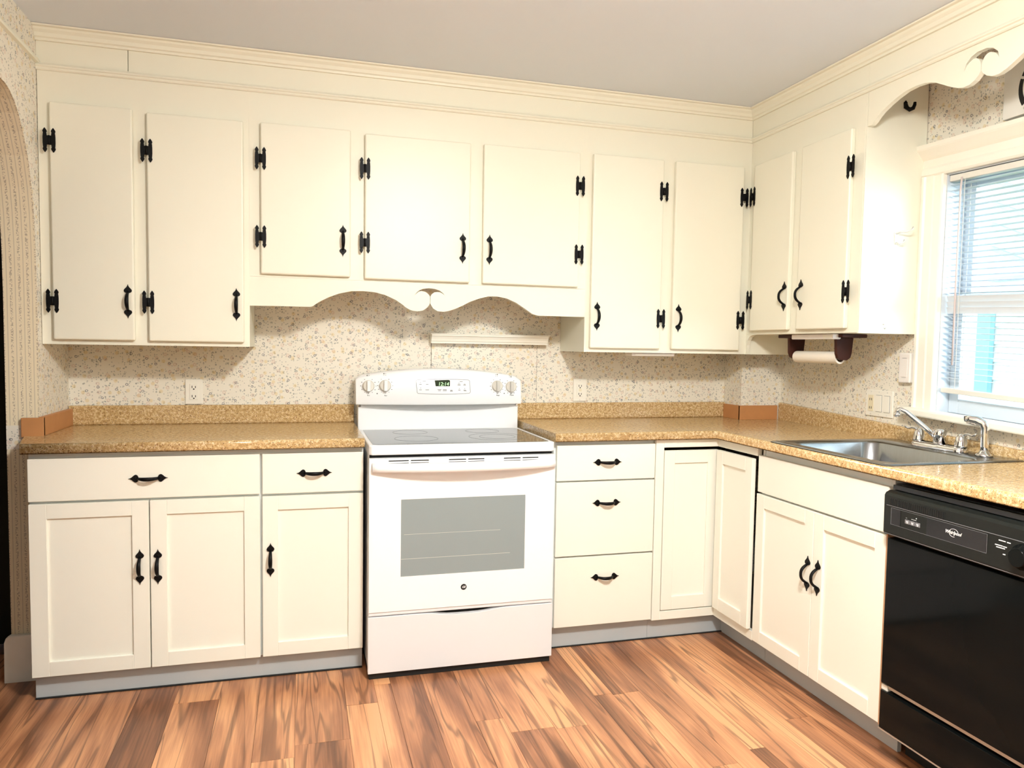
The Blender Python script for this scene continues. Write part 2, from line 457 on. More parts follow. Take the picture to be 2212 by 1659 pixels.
# patch of wallpaper behind the range with its seams
MB().box(.3495, .8675, -.0025, 0, .86, 1.283).build('wallpaper_panel', 'wallpaper', wb)
MB().box(.3475, .3494, -.0022, 0, .86, 1.283).build('seam', 'seam_brown', wb)
MB().box(.8676, .8690, -.0022, 0, .86, 1.283).build('seam', 'seam_brown', wb)
co = MB().prism([(XC, 0), (2.2, 0), (2.2, YC), (XC, YC)], 'z', 0, CEIL).build('wall_corner', 'wallpaper'); struct(co, 'boxed-out papered column in the far corner')

# left wall with arch
arch = [(-.372, 0), (-.372, 1.45), (-.376, 1.60), (-.386, 1.72), (-.402, 1.81), (-.437, 1.912), (-.479, 1.986), (-.52, 2.037), (-.561, 2.071), (-.602, 2.092), (-.642, 2.102), (-.69, 2.105)]
right = arch; left = [(-1.9-y, z) for y, z in reversed(arch)]
poly = [(.12, 0), (.12, CEIL), (YF, CEIL), (YF, 0)] + list(reversed(right+left))
def smi(i, p, q):
    return 1 if (-1.6 < (p[0]+q[0])/2 < -.3 and max(p[1], q[1]) < 2.3 and min(p[1], q[1]) >= 0 and not (p[1] == 0 and q[1] == 0)) else 0
wl = MB().prism(poly, 'x', XL, XL-.108, side_mi=smi).build('wall_left', ['wallpaper', 'striped_paper']); struct(wl, 'papered left wall with an arched opening')
MB().box(XL-.1075, XL-.0005, -.3745, -.372, .865, .952).build('wallpaper_border', 'wallpaper', wl, label='floral paper band across the striped reveal')
pb = MB()
pb.prism([(-1.292, -.02), (-1.13, -.02), (-1.13, .176), (-1.272, .176), (-1.284, .168), (-1.290, .150)], 'y', -.374, -.398)
struct(pb.build('baseboard_left', 'white_trim', None, .004), 'white baseboard block at the foot of the arch')
struct(MB().prism([(XL, 2.27), (XL+.012, 2.272), (XL+.014, 2.279), (XL+.010, 2.288), (XL, 2.29)], 'y', -.33, YF).build('trim_1', 'cream_paint'), 'thin picture rail on the left wall')
# unlit adjoining room behind the arch, its darkness put into the wall colour
struct(MB().box(-3.2, -3.1, YF, .12, 0, CEIL).build('wall_hall_far', 'hall_gloom'), 'far wall of the unlit room beyond the arch, coloured dark')
struct(MB().box(-3.1, XL-.108, .02, .12, 0, CEIL).build('wall_hall_back', 'hall_gloom'), 'end wall of the unlit room beyond the arch, coloured dark')
struct(MB().box(-3.2, 2.5, YF-.1, YF, 0, CEIL).build('wall_rear', 'rear_wall_dark'), 'unseen wall behind the camera, darkened to cut bounced light')

# right wall with window hole, in wall coordinates (off, s, z)
HS0, HS1, HZ0, HZ1 = 1.035, 1.825, 1.03, 1.955
def wall_ring(off0, off1, s0, s1, z0, z1, hs0, hs1, hz0, hz1):
    mb = MB()
    for a, b, c, d in ((s0, hs0, z0, z1), (hs1, s1, z0, z1), (hs0, hs1, z0, hz0), (hs0, hs1, hz1, z1)):
        mb.box(off0, off1, a, b, c, d)
    return mb
wr = wall_ring(-.14, 0, -.30, 8.0, 0, CEIL, HS0-.01, HS1+.01, HZ0-.01, HZ1-.005).build('wall_right', 'wallpaper', xf=WT); struct(wr, 'right-hand wall in small floral wallpaper')

# soffit fascia + mouldings
FY = -.329
XR_F = 1.816                       # face plane of the cupboards on the right wall
so = MB()
so.box(XL, -.862, FY, FY+.019, 2.252, CEIL); so.box(-.860, XR_F, FY, FY+.019, 2.252, CEIL)
struct(so.build('wall_soffit_back', 'cream_paint', None, .0012, 1), 'painted soffit board above the back cabinets')
sr = MB()
sr.box(XR_F, XR_F+.019, FY, -1.094, 2.252, CEIL)
sr.box(XR_F, XR_F+.019, -1.094, -2.9, 2.2305, CEIL)
struct(sr.build('wall_soffit_right', 'cream_paint'), 'painted soffit board above the window-side cabinets')
def mould(prof, name, label):
    """prof (out, z) swept along back run then right run with a mitre"""
    n = len(prof); mb = MB(); vs = []
    for o, z in prof: vs.append((XL+.0005, FY-o, z))
    for o, z in prof: vs.append((XR_F-o, FY-o, z))
    for o, z in prof: vs.append((XR_F-o, -2.9, z))
    fs = [(s*n+i, s*n+(i+1) % n, (s+1)*n+(i+1) % n, (s+1)*n+i) for s in range(2) for i in range(n)]
    mb.add(vs, fs + [tuple(range(n)), tuple(range(2*n, 3*n))])
    return struct(mb.build(name, 'cream_paint'), label)
mould([(0, 2.248), (.006, 2.248), (.009, 2.252), (.009, 2.258), (.013, 2.261), (.013, 2.266), (.008, 2.270), (.005, 2.275), (0, 2.275)], 'trim_2', 'lower thin moulding along the soffit')
mould([(0, 2.352), (.010, 2.352), (.012, 2.360), (.018, 2.364), (.022, 2.376), (.030, 2.385), (.033, 2.392), (.044, 2.394), (.046, CEIL-.001), (0, CEIL-.001)], 'trim_3', 'crown moulding where the soffit meets the ceiling')

# window on the right wall
w1 = thing('window_1', WT((0, 1.43, 1.05)), 'white framed sash window over the sink', None, None, 'structure')
def casing(s0, s1, z0, z1):
    mb = MB(); w = s1-s0
    prof = [(0, 0), (.016, 0), (.020, .06), (.020, .14), (.013, .18), (.013, .42), (.016, .48), (.016, .80), (.022, .86), (.022, .96), (.018, 1.0), (0, 1.0)]
    pts = [(o, s0+t*w) for o, t in prof]; n = len(pts)
    vs = [(o, s, z0) for o, s in pts]+[(o, s, z1) for o, s in pts]
    mb.add(vs, [tuple(range(n)), tuple(range(n, 2*n))]+[(i, (i+1) % n, (i+1) % n+n, i+n) for i in range(n)])
    return mb
casing(1.037, .930, 1.058, 1.95).build('casing', 'white_trim', w1, xf=WTK)
casing(1.823, 1.930, 1.058, 1.95).build('casing', 'white_trim', w1, xf=WTK)
hc = MB()
hp = [(0, 1.948), (.014, 1.948), (.020, 1.955), (.020, 1.975), (.014, 1.985), (.014, 2.012), (.022, 2.020), (.030, 2.030), (.044, 2.046), (.048, 2.052), (.050, 2.066), (0, 2.070)]
n = len(hp)
hc.add([(o, .925, z) for o, z in hp]+[(o, 1.935, z) for o, z in hp], [tuple(range(n)), tuple(range(n, 2*n))]+[(i, (i+1) % n, (i+1) % n+n, i+n) for i in range(n)])
hc.build('head_casing', 'white_trim', w1, xf=WTK)
MB().box(0, .060, .900, 1.960, 1.030, 1.058).build('stool', 'white_trim', w1, .006, xf=WTK)
jm = MB()
for a, b, c, d in ((HS0-.008, HS0+.006, HZ0, HZ1), (HS1-.006, HS1+.008, HZ0, HZ1), (HS0, HS1, HZ1-.012, HZ1), (HS0, HS1, HZ0, HZ0+.020)):
    jm.box(-.139, -.001, a, b, c, d)
jm.build('jamb', 'sash_white', w1, xf=WTK)
def sash(off, z0, z1, bot, top, name):
    mb = MB()
    mb.box(off-.030, off, HS0+.007, HS0+.052, z0, z1); mb.box(off-.030, off, HS1-.052, HS1-.007, z0, z1)
    mb.box(off-.030, off, HS0+.052, HS1-.052, z0, z0+bot); mb.box(off-.030, off, HS0+.052, HS1-.052, z1-top, z1)
    o = mb.build(name, 'sash_white', w1, .003, xf=WTK)
    MB().box(off-.017, off-.013, HS0+.052, HS1-.052, z0+bot, z1-top).build('pane', 'window_glass', o, xf=WTK)
    return o
sash(-.085, 1.465, 1.942, .035, .04, 'upper_sash')
sash(-.052, 1.051, 1.500, .055, .035, 'lower_sash')

# view outside: neighbour house and ground
nb = thing('neighbour_house', (6.2, .8, -.6), 'white clapboard house seen through the window blinds', 'house')
n0 = MB().prism([(-3.0, -.6), (4.5, -.6), (4.5, 2.6), (.75, 4.3), (-3.0, 2.6)], 'x', 5.6, 9.0)
n0.build('wall', 'siding_white', nb)
for i in range(20):
    MB().prism([(5.6, -.5+i*.155), (5.575, -.5+i*.155), (5.592, -.5+i*.155+.16), (5.6, -.5+i*.155+.16)], 'y', -2.98, 4.48).build('siding_board', 'siding_white', nb)
MB().box(5.52, 5.57, 1.675, 1.81, .90, 1.66).build('shutter', 'siding_trim', nb)
for z0 in (2.575, 2.395, 2.195, 2.77):
    MB().prism([(1.72, z0-.022), (.3, z0-.022-.675), (.3, z0+.018-.675), (1.72, z0+.018)], 'x', 5.52, 5.57).build('rake_board', 'shingle_grey', nb)
MB().box(5.52, 5.57, .3, 1.72, 1.90, 1.935).build('ledge_board', 'shingle_grey', nb)
rf = MB().prism([(-3.4, 2.42), (.75, 4.30), (4.9, 2.42), (4.9, 2.54), (.75, 4.44), (-3.4, 2.54)], 'x', 5.3, 9.2); rf.build('roof', 'shingle_grey', nb)
tag(MB().box(2.6, 12, -9, 8, -.7, -.6).build('lawn', 'lawn'), 'green lawn outside the window', 'lawn', None, 'stuff')

# ================================================================== WALL CABINETS
def wall_door(cab, x0, x1, z0, z1, hinges, hside, hnd, cut=None):
    d = MB().box(x0, x1, -.351, FY, z0, z1).build('door', 'cream_paint', cab, .006, 3)
    hx = x0 if hside < 0 else x1
    for z in hinges:
        for dx in (0,): add_hinge(d, (hx+dx, -.3515, z))
    add_handle(d, (hnd[0], -.351, hnd[1]))
    return d
BZ = 1.2515
c1 = thing('wall_cabinet', (-.80, -.165, BZ), 'tall cream two-door wall cabinet at the far left, next to the arch', 'cabinet')
MB().box(XL+.002, -.4346, FY, -.003, BZ, 2.25).build('body', 'cream_paint', c1)
wall_door(c1, -1.121, -.846, 1.269, 2.135, (1.994, 1.411), -1, (-.868, 1.417))
wall_door(c1, -.798, -.455, 1.268, 2.128, (1.985, 1.416), -1, (-.482, 1.417))
c2 = thing('wall_cabinet', (.27, -.165, 1.53), 'short cream three-door wall cabinet with scalloped valance above the range', 'cabinet')
MB().box(-.4345, .9863, FY, -.003, 1.532, 2.25).build('body', 'cream_paint', c2)
wall_door(c2, -.391, -.045, 1.542, 2.131, (1.990, 1.687), -1, (-.075, 1.687))
wall_door(c2, .012, .452, 1.538, 2.124, (1.983, 1.685), -1, (.420, 1.682))
wall_door(c2, .508, .945, 1.538, 2.126, (1.981, 1.682), 1, (.537, 1.682))
HV = [(-.4345, 1.5315), (-.4345, 1.416), (-.198, 1.418), (-.167, 1.439), (-.13, 1.459), (-.09, 1.475), (-.038, 1.487), (.009, 1.489), (.056, 1.486), (.098, 1.476), (.142, 1.457), (.171, 1.438), (.183, 1.428), (.200, 1.418), (.214, 1.414), (.236, 1.412), (.257, 1.416), (.275, 1.429), (.2862, 1.446),
      (.2866, 1.474), (.281, 1.484), (.269, 1.494), (.25, 1.498), (.238, 1.495), (.225, 1.485),
      (.22, 1.479), (.23, 1.491), (.24, 1.5), (.256, 1.507), (.282, 1.511), (.306, 1.509), (.327, 1.503), (.344, 1.49), (.353, 1.476),
      (.347, 1.484), (.337, 1.492), (.325, 1.496), (.306, 1.495), (.294, 1.486), (.2882, 1.476),
      (.2878, 1.446), (.3, 1.426), (.319, 1.415), (.345, 1.413), (.37, 1.418), (.402, 1.43), (.428, 1.442), (.459, 1.459), (.499, 1.474), (.54, 1.485), (.581, 1.486), (.623, 1.479), (.665, 1.462), (.708, 1.436), (.74, 1.415), (.768, 1.408), (.9862, 1.408), (.9862, 1.5315)]
MB().prism(HV, 'y', FY, FY+.019).build('valance', 'cream_paint', c2, label='scalloped valance with a crescent cut-out')
c3 = thing('wall_cabinet', (1.40, -.165, BZ), 'tall cream two-door wall cabinet on the back wall, right of the range', 'cabinet')
MB().box(.9864, XR_F+.001, FY, -.003, BZ, 2.25).box(XR_F+.001, 2.105, FY+.001, FY+.02, BZ, 2.25).build('body', 'cream_paint', c3)
wall_door(c3, 1.007, 1.352, 1.269, 2.129, (1.986, 1.409), 1, (1.037, 1.412))
wall_door(c3, 1.411, 1.768, 1.269, 2.130, (1.988, 1.412), 1, (1.441, 1.414))
# window-side cabinet on the right wall
c4 = thing('wall_cabinet', (1.95, -.71, 1.345), 'cream two-door wall cabinet beside the window, paper roll below it', 'cabinet')
ZB4 = 1.345
def skewbox(mb, x0, y0, y1, z0, z1, gap=.004):
    mb.prism([(x0, y0), (x0, y1), (wallx(y1)-gap, y1), (wallx(y0)-gap, y0)], 'z', z0, z1); return mb
b4 = MB(); skewbox(b4, XR_F, FY-.0005, -1.085, ZB4, 2.25)
b4.build('body', 'cream_paint', c4, .0012, 1)
MB().prism([(FY-.001, ZB4), (FY-.001, BZ), (FY-.006, BZ), (FY-.009, 1.295), (FY-.016, 1.318), (FY-.030, 1.334), (FY-.050, 1.342), (FY-.075, ZB4)], 'x', XR_F, XR_F+.019).build('bracket', 'cream_paint', c4)
sp = MB(); skewbox(sp, XR_F-.0005, -1.0855, -1.0935, ZB4-.001, CEIL-.001); sp.build('side_panel', 'cream_paint', c4, label='side panel washed by window light')
def side_door(y0, y1, z0, z1, hinges, hy, hnd):
    d = MB().box(XR_F-.021, XR_F, y0, y1, z0, z1).build('door', 'cream_paint', c4, .006, 3)
    for z in hinges: add_hinge(d, (XR_F-.0215, hy, z), True)
    add_handle(d, (XR_F-.021, hnd, 1.509), False, True)
side_door(-.384, -.672, 1.362, 2.131, (1.988, 1.508), -.374+-.006, -.648)
side_door(-.733, -1.034, 1.362, 2.131, (1.983, 1.505), -1.038, -.762)

# window valance
WVL = [(-1.0945, 2.2305), (-1.0945, 2.121), (-1.115, 2.121), (-1.129, 2.129), (-1.146, 2.144), (-1.165, 2.156), (-1.198, 2.171), (-1.235, 2.184), (-1.278, 2.195), (-1.322, 2.198), (-1.362, 2.195), (-1.391, 2.188), (-1.409, 2.181), (-1.427, 2.171), (-1.462, 2.152), (-1.496, 2.136), (-1.521, 2.129), (-1.545, 2.130), (-1.565, 2.138), (-1.579, 2.150), (-1.5852, 2.160)]
IL = [(-1.5856, 2.176), (-1.583, 2.188), (-1.577, 2.199), (-1.567, 2.206), (-1.556, 2.207), (-1.54, 2.2), (-1.53, 2.190)]
ARC = [(-1.523, 2.178), (-1.529, 2.2), (-1.547, 2.216), (-1.57, 2.224)]
CY = -1.587
half = WVL+IL+ARC
WV = half + [(2*CY-y, z) for y, z in reversed(half)]
tag(MB().prism(WV, 'x', XR_F, XR_F+.019).build('window_valance', 'cream_paint', at=(XR_F, CY, 2.12)), 'cream scalloped valance board with crescent cut-out hanging over the sink window', 'valance')

# small ledge shelf above the range
sh = MB(); pr = [(0, 1.321), (-.068, 1.321), (-.068, 1.315), (-.062, 1.311), (-.056, 1.300), (-.054, 1.290), (-.048, 1.288), (-.048, 1.280), (0, 1.280)]
sh.prism([(y-.003, z) for y, z in pr], 'x', .340, .905)
shr = thing('ledge_shelf', (.62, -.03, 1.28), 'narrow white moulded ledge shelf on the wall above the range', 'shelf')
sh.build('ledge', 'white_trim', shr); MB().box(.334, .912, -.074, -.003, 1.3212, 1.3262).build('top_board', 'white_trim', shr, .002)

# under-cabinet light below the back-right cabinet
t = thing('cabinet_light', (1.35, -.25, 1.24), 'slim white light strip under the back-wall cabinet right of the range', 'light')
MB().box(1.235, 1.455, -.30, -.225, 1.236, 1.2505).build('housing', 'light_strip', t, .003); MB().box(1.25, 1.44, -.302, -.2995, 1.239, 1.247).build('diffuser', 'plate_white', t)
t = thing('cabinet_light', (1.87, -.77, 1.32), 'slim white light strip under the window-side cabinet above the paper roll', 'light')
MB().box(1.845, 1.885, -.640, -.912, 1.322, ZB4-.001).build('housing', 'light_strip', t, .004); MB().box(1.8448, 1.846, -.85, -.908, 1.325, 1.341).build('switch_end', 'plate_white', t)

# ================================================================== COUNTERS
def nosing(mb, path, inner, zt, zb):
    """rounded front edge swept along path (list of x,y); inner = outward dirs for mitre per point"""
    h = zt-zb; r = .011
    prof = [(-.012, zb), (-.001, zb)]
    for i in range(5):
        a = -math.pi/2+math.pi/2*i/4; prof.append((0-r*.6+r*.6*math.cos(a)+0, zb+r*.6+r*.6*math.sin(a)))
    for i in range(6):
        a = math.pi/2*i/5; prof.append((-r+r*math.cos(a), zt-r+r*math.sin(a)))
    prof += [(-.012, zt)]
    n = len(prof); vs = []
    for (x, y), (dx, dy) in zip(path, inner):
        for o, z in prof: vs.append((x+dx*o, y+dy*o, z))
    m = len(path)
    b = len(mb.v)
    fs = [(s*n+i, s*n+i+1, (s+1)*n+i+1, (s+1)*n+i) for s in range(m-1) for i in range(n-1)]
    mb.add(vs, fs, True)
    mb.add([], []); 
    mb.f.append(tuple(b+i for i in range(n))); mb.sm.append(False); mb.mi.append(0)
    mb.f.append(tuple(b+(m-1)*n+i for i in range(n))); mb.sm.append(False); mb.mi.append(0)
ZT1, ZB1 = .914, .879
ct = thing('countertop', (-.58, -.32, ZB1), 'tan speckled countertop left of the range', 'countertop')
mb = MB()
mb.prism([(-1.155, -.618), (-1.208, -.4), (XL-.050, -.377), (XL+.001, -.377), (XL+.001, -.001), (-.007, -.001), (-.007, -.618)], 'z', ZB1, ZT1)
nosing(mb, [(-1.152, -.63), (-.007, -.63)], [(0, -1), (0, -1)], ZT1, ZB1)
mb.build('top', 'laminate', ct)
def splash_prof(d0, d1, z0, z1):
    return [(d0, z0), (d1-.006, z0), (d1-.001, z0+.004), (d1, z0+.012), (d1, z1-.006), (d1-.002, z1-.002), (d1-.006, z1), (d0, z1)]
sp = MB().prism([(-y, z) for y, z in splash_prof(.002, .021, ZT1, .996)], 'x', XL+.004, -.007).build('backsplash', 'laminate', ct)
MB().box(XL+.0015, XL+.019, -.022, -.392, ZT1, .984).build('end_splash', 'bare_board', ct, .0015, 1, label='bare orange-brown strip along the wall')
MB().box(XL-.055, XL+.019, -.3785, -.393, ZT1-.004, .981).build('end_splash', 'bare_board', ct, .0015, 1, label='bare orange-brown strip round the arch corner')

ZT2, ZB2 = .919, .884
XE = 1.494                         # front edge of the sink run
ct2 = thing('countertop', (1.6, -.7, ZB2), 'tan speckled L-shaped countertop holding the sink', 'countertop')
mb = MB()
YS0, YS1 = -1.035, -1.590          # sink cut-out
X0S, X1S = 1.530, 1.945
def quadcell(mb, pts): mb.prism(pts, 'z', ZB2, ZT2)
# one closed slab with a hole
gx = [.7575, XE+.012, X0S, X1S, None]; gy = [-.002, -.618, YS0, YS1, -2.262]
cells = []
for i in range(4):
    for j in range(4):
        if i == 0 and j > 0: continue
        if i == 2 and j == 2: continue
        cells.append((i, j))
cs = set(cells)
def gp(i, j, z):
    y = gy[j]; x = gx[i] if gx[i] is not None else wallx(y)-.003
    return (x, y, z)
for (i, j) in cells:
    mb.add([gp(i, j, ZT2), gp(i+1, j, ZT2), gp(i+1, j+1, ZT2), gp(i, j+1, ZT2)], [(0, 3, 2, 1)])
    mb.add([gp(i, j, ZB2), gp(i+1, j, ZB2), gp(i+1, j+1, ZB2), gp(i, j+1, ZB2)], [(0, 1, 2, 3)])
    for (di, dj, a, b) in ((-1, 0, (i, j), (i, j+1)), (1, 0, (i+1, j), (i+1, j+1)), (0, -1, (i, j), (i+1, j)), (0, 1, (i, j+1), (i+1, j+1))):
        if (i+di, j+dj) not in cs:
            mb.add([gp(*a, ZT2), gp(*b, ZT2), gp(*b, ZB2), gp(*a, ZB2)], [(0, 1, 2, 3)])
nosing(mb, [(.7575, -.63), (XE, -.63), (XE, -2.262)], [(0, -1), (-1, -1), (-1, 0)], ZT2, ZB2)
o = mb.build('top', 'laminate', ct2, norm=False)
bm = bmesh.new(); bm.from_mesh(o.data); bmesh.ops.remove_doubles(bm, verts=bm.verts, dist=1e-5); bmesh.ops.recalc_face_normals(bm, faces=bm.faces); bm.to_mesh(o.data); bm.free()
MB().prism([(-y, z) for y, z in splash_prof(.002, .021, ZT2, .998)], 'x', .7575, XC-.002).build('backsplash', 'laminate', ct2)
mb = MB(); pr = splash_prof(.001, .021, .905, 1.007); n = len(pr)
vs = []
for s, dz in ((.020, 0), (2.094, -.0786)):
    for o_, z in pr: vs.append(WT((o_, s, z+(dz if z > .95 else 0))))
mb.add(vs, [tuple(range(n)), tuple(range(n, 2*n))]+[(i, (i+1) % n, (i+1) % n+n, i+n) for i in range(n)])
mb.build('backsplash', 'laminate', ct2)
MB().box(XC-.013, XC-.001, -.022, YC-.012, ZT2, .990).build('end_splash', 'bare_board', ct2, .001, 1, label='bare orange-brown strip on the column side')
MB().box(XC-.013, 2.112, YC-.001, YC-.013, ZT2, .991).build('end_splash', 'bare_board', ct2, .001, 1, label='bare orange-brown strip across the column')

# ================================================================== BASE CABINETS
FB = -.605                          # door face plane (back run)
def shaker(par, x0, x1, z0, z1, st=.055, rail=.052, side=None, name='door', top=None):
    """framed door, face at FB (or at x=side facing -x, then x0,x1 are y values)"""
    rt = rail if top is None else top
    mb = MB()
    if side is None:
        bx = lambda a, b, c, d, y0=FB, y1=FB+.019: mb.box(a, b, y0, y1, c, d)
    else:
        bx = lambda a, b, c, d, y0=side, y1=side+.019: mb.box(y0, y1, a, b, c, d)
    lo, hi = min(x0, x1), max(x0, x1)
    bx(lo, lo+st, z0, z1); bx(hi-st, hi, z0, z1); bx(lo+st, hi-st, z0, z0+rail); bx(lo+st, hi-st, z1-rt, z1)
    d = mb.build(name, 'cabinet_white', par, .0012, 1)
    p = MB()
    if side is None: p.box(lo+st-.004, hi-st+.004, FB+.009, FB+.015, z0+rail-.004, z1-rt+.004)
    else: p.box(side+.009, side+.015, lo+st-.004, hi-st+.004, z0+rail-.004, z1-rt+.004)
    p.build('panel', 'cabinet_white', d)
    return d
def drawer(par, x0, x1, z0, z1, name='drawer'):
    return MB().box(x0, x1, FB, FB+.019, z0, z1).build(name, 'cabinet_white', par, .002, 2)
def base_body(par, x0, x1):
    MB().box(x0, x1, FB+.0195, -.004, .093, ZB1-.001).build('body', 'carcass_grey', par)
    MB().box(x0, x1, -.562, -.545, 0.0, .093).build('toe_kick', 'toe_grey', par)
    MB().box(x0, x1, -.572, -.5622, 0.0005, .004).build('shadow_strip', 'black_gap', par)  # black strip standing in for the shadow line at the toe kick's foot
b1 = thing('base_cabinet', (-.76, -.3, 0), 'white base cabinet with one wide drawer over two doors, far left', 'cabinet')
base_body(b1, -1.139, -.3806)
d = drawer(b1, -1.138, -.386, .7105, .859); add_handle(d, (-.761, FB, .782), True)
d = shaker(b1, -1.138, -.7615, .0925, .7015); add_handle(d, (-.792, FB, .463))
d = shaker(b1, -.7575, -.386, .0925, .7015); add_handle(d, (-.733, FB, .461))
b2 = thing('base_cabinet', (-.19, -.3, 0), 'narrow white base cabinet with one drawer and one door, left of the range', 'cabinet')
base_body(b2, -.3805, -.009)
d = drawer(b2, -.377, -.010, .7095, .859); add_handle(d, (-.191, FB, .784), True)
d = shaker(b2, -.377, -.010, .0925, .700); add_handle(d, (-.349, FB, .461))
b3 = thing('base_cabinet', (.99, -.3, 0), 'white three-drawer base cabinet right of the range', 'cabinet')
MB().box(.764, 1.2195, FB+.0195, -.004, .095, ZB2-.001).build('body', 'carcass_grey', b3)
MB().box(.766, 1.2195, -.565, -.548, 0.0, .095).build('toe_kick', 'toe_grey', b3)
MB().box(.766, 1.2195, -.573, -.5652, .0005, .004).build('shadow_strip', 'black_gap', b3)  # same black strip for the toe-kick shadow line
for z0, z1, hz in ((.718, .866, .793), (.400, .711, .621), (.099, .393, .304)):
    d = drawer(b3, .773, 1.217, z0, z1); add_handle(d, (.997, FB, hz), True)
# corner cabinet, two hinged leaves meeting in the inner corner
XB = 1.520                          # door face plane (sink run)
b4 = thing('base_cabinet', (1.6, -.5, 0), 'white corner base cabinet with folded two-leaf door and dark gap round it', 'cabinet')
fr = MB()
fr.box(1.2205, 1.259, FB, FB+.019, .093, ZB2-.001); fr.box(1.259, XB+.019, FB, FB+.019, .848, ZB2-.001); fr.box(1.259, XB+.019, FB, FB+.019, .093, .131)
fr.box(XB, XB+.019, -.9035, FB, .848, ZB2-.001); fr.box(XB, XB+.019, -.9035, FB, .093, .131)
fr.build('face_frame', 'cabinet_white', b4, .001, 1)
cb = MB(); cb.box(1.2205, 2.09, -.58, -.02, .100, .115); cb.box(1.545, 2.05, -.903, -.581, .100, .115)
cb.box(1.2205, 1.232, -.58, -.02, .116, ZB2-.002); cb.box(1.56, 2.05, -.903, -.893, .116, ZB2-.002); cb.box(1.2325, 2.09, -.035, -.02, .116, ZB2-.002)
cb.build('carcass', 'cavity_brown', b4)
MB().box(1.2205, 1.586, -.573, -.5652, .0005, .004).build('shadow_strip', 'black_gap', b4)  # toe-kick shadow line laid as a black strip
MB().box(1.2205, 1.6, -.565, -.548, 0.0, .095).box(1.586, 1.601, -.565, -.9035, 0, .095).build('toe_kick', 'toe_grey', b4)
l1 = shaker(b4, 1.2625, 1.522, .135, .834, .050, .058, top=.055)
l2 = shaker(b4, -.624, -.893, .138, .836, .048, .055, side=1.5015, top=.055)
# sink base
b5 = thing('sink_cabinet', (1.75, -1.25, 0), 'white sink base cabinet with a blank panel over two doors, left of the dishwasher', 'cabinet')
bb = MB()
bb.box(XB+.0195, 2.04, -.9125, -.928, .095, ZB2-.001); bb.box(XB+.0195, 2.02, -1.598, -1.612, .095, ZB2-.001); bb.box(XB+.0195, 2.02, -.93, -1.597, .095, .110)
bb.box(XB+.0195, XB+.035, -.93, -1.597, .85, ZB2-.001); bb.box(XB+.0195, XB+.035, -.93, -1.597, .69, .72)
bb.build('carcass', 'carcass_grey', b5)
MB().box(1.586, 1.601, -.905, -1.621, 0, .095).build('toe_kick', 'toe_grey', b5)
MB().box(XB, XB+.019, -.9095, -1.6075, .7065, .853).build('false_front', 'cabinet_white', b5, .002)
d = shaker(b5, -.9055, -1.2585, .0965, .6985, .050, .052, side=XB); add_handle(d, (XB, -1.236, .469), False, True)
d = shaker(b5, -1.2625, -1.6075, .0965, .6985, .050, .052, side=XB); add_handle(d, (XB, -1.292, .469), False, True)
MB().box(XB-.006, XB+.30, -1.6125, -1.6185, .097, .845).build('end_panel', 'bare_edge', b5, label='raw wood panel edge')

# ================================================================== RANGE
rg = thing('range', (.366, -.38, 0), 'white electric range with glass cooktop between the base cabinets', 'stove')
RX0, RX1 = .001, .733
MB().box(RX0+.004, RX1-.004, -.664, -.03, .030, .858).build('body', 'appliance_white', rg, .003)
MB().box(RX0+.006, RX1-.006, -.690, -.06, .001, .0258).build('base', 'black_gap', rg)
MB().box(RX0+.006, RX1-.006, -.672, -.6645, .200, .858).build('door_gap', 'black_gap', rg)
# cooktop: white rim + black glass
mb = MB()
mb.prism([(RX0+.006, -.16), (RX0, -.170), (RX0+.002, -.690), (RX0+.012, -.703), (RX1-.012, -.703), (RX1-.002, -.690), (RX1, -.170), (RX1-.006, -.16)], 'z', .858, .895)
rim = mb.build('cooktop', 'appliance_white', rg, .006, 3)
gp_ = [(.020, -.195), (.018, -.672), (.040, -.684), (.690, -.684), (.712, -.672), (.708, -.195), (.69, -.188), (.04, -.188)]
gl = MB().prism(gp_, 'z', .8940, .8962).build('glass', 'cooktop_glass', rim)
for cx, cy, r in ((.545, -.50, .120), (.545, -.50, .076), (.205, -.52, .088), (.21, -.30, .075), (.53, -.29, .075)):
    m_ = 40; vs = []; 
    for rr_ in (r, r-.0035):
        for zz in (.8962, .8965):
            vs += [(cx+rr_*math.cos(2*math.pi*i/m_), cy+rr_*math.sin(2*math.pi*i/m_), zz) for i in range(m_)]
    fs = []
    for i in range(m_):
        j = (i+1) % m_
        fs += [(i, j, m_+j, m_+i), (2*m_+i, 3*m_+i, 3*m_+j, 2*m_+j), (m_+i, m_+j, 3*m_+j, 3*m_+i)]
    MB().add(vs, fs).build('burner_ring', 'ring_grey', rim)
# backguard: lower recessed panel and bowed console
lp = MB().box(.004, .745, -.112, -.03, .880, 1.003).build('backguard', 'appliance_white', rg, .006)
cons = MB(); NX = 28; rows = []
def ctop(t): return 1.128+.036*(1-(2*t-1)**2)
for i in range(NX+1):
    t = i/NX; x = -.006+.757*t; bow = .042*(1-(2*t-1)**2)
    rnd = min(1, min(t, 1-t)/.02)
    zt = ctop(t)-(1-rnd)**2*.012
    yf = -.128-bow
    rows.append([(x, -.035, 1.004), (x, yf-.010, 1.004), (x, yf-.014, 1.012), (x, yf+.004, zt-.012), (x, yf+.010, zt-.003), (x, yf+.018, zt), (x, -.035, zt)])
n = len(rows[0]); vs = [p for r in rows for p in r]
cons.add(vs, [(a*n+i, a*n+(i+1) % n, (a+1)*n+(i+1) % n, (a+1)*n+i) for a in range(NX) for i in range(n)], True)
cons.add([], [])
cons.f += [tuple(range(n)), tuple(NX*n+i for i in range(n))]; cons.sm += [False]*2; cons.mi += [0]*2
cn = cons.build('console', 'appliance_white', rg)
md = cn.modifiers.new('edges', 'EDGE_SPLIT'); md.split_angle = .7
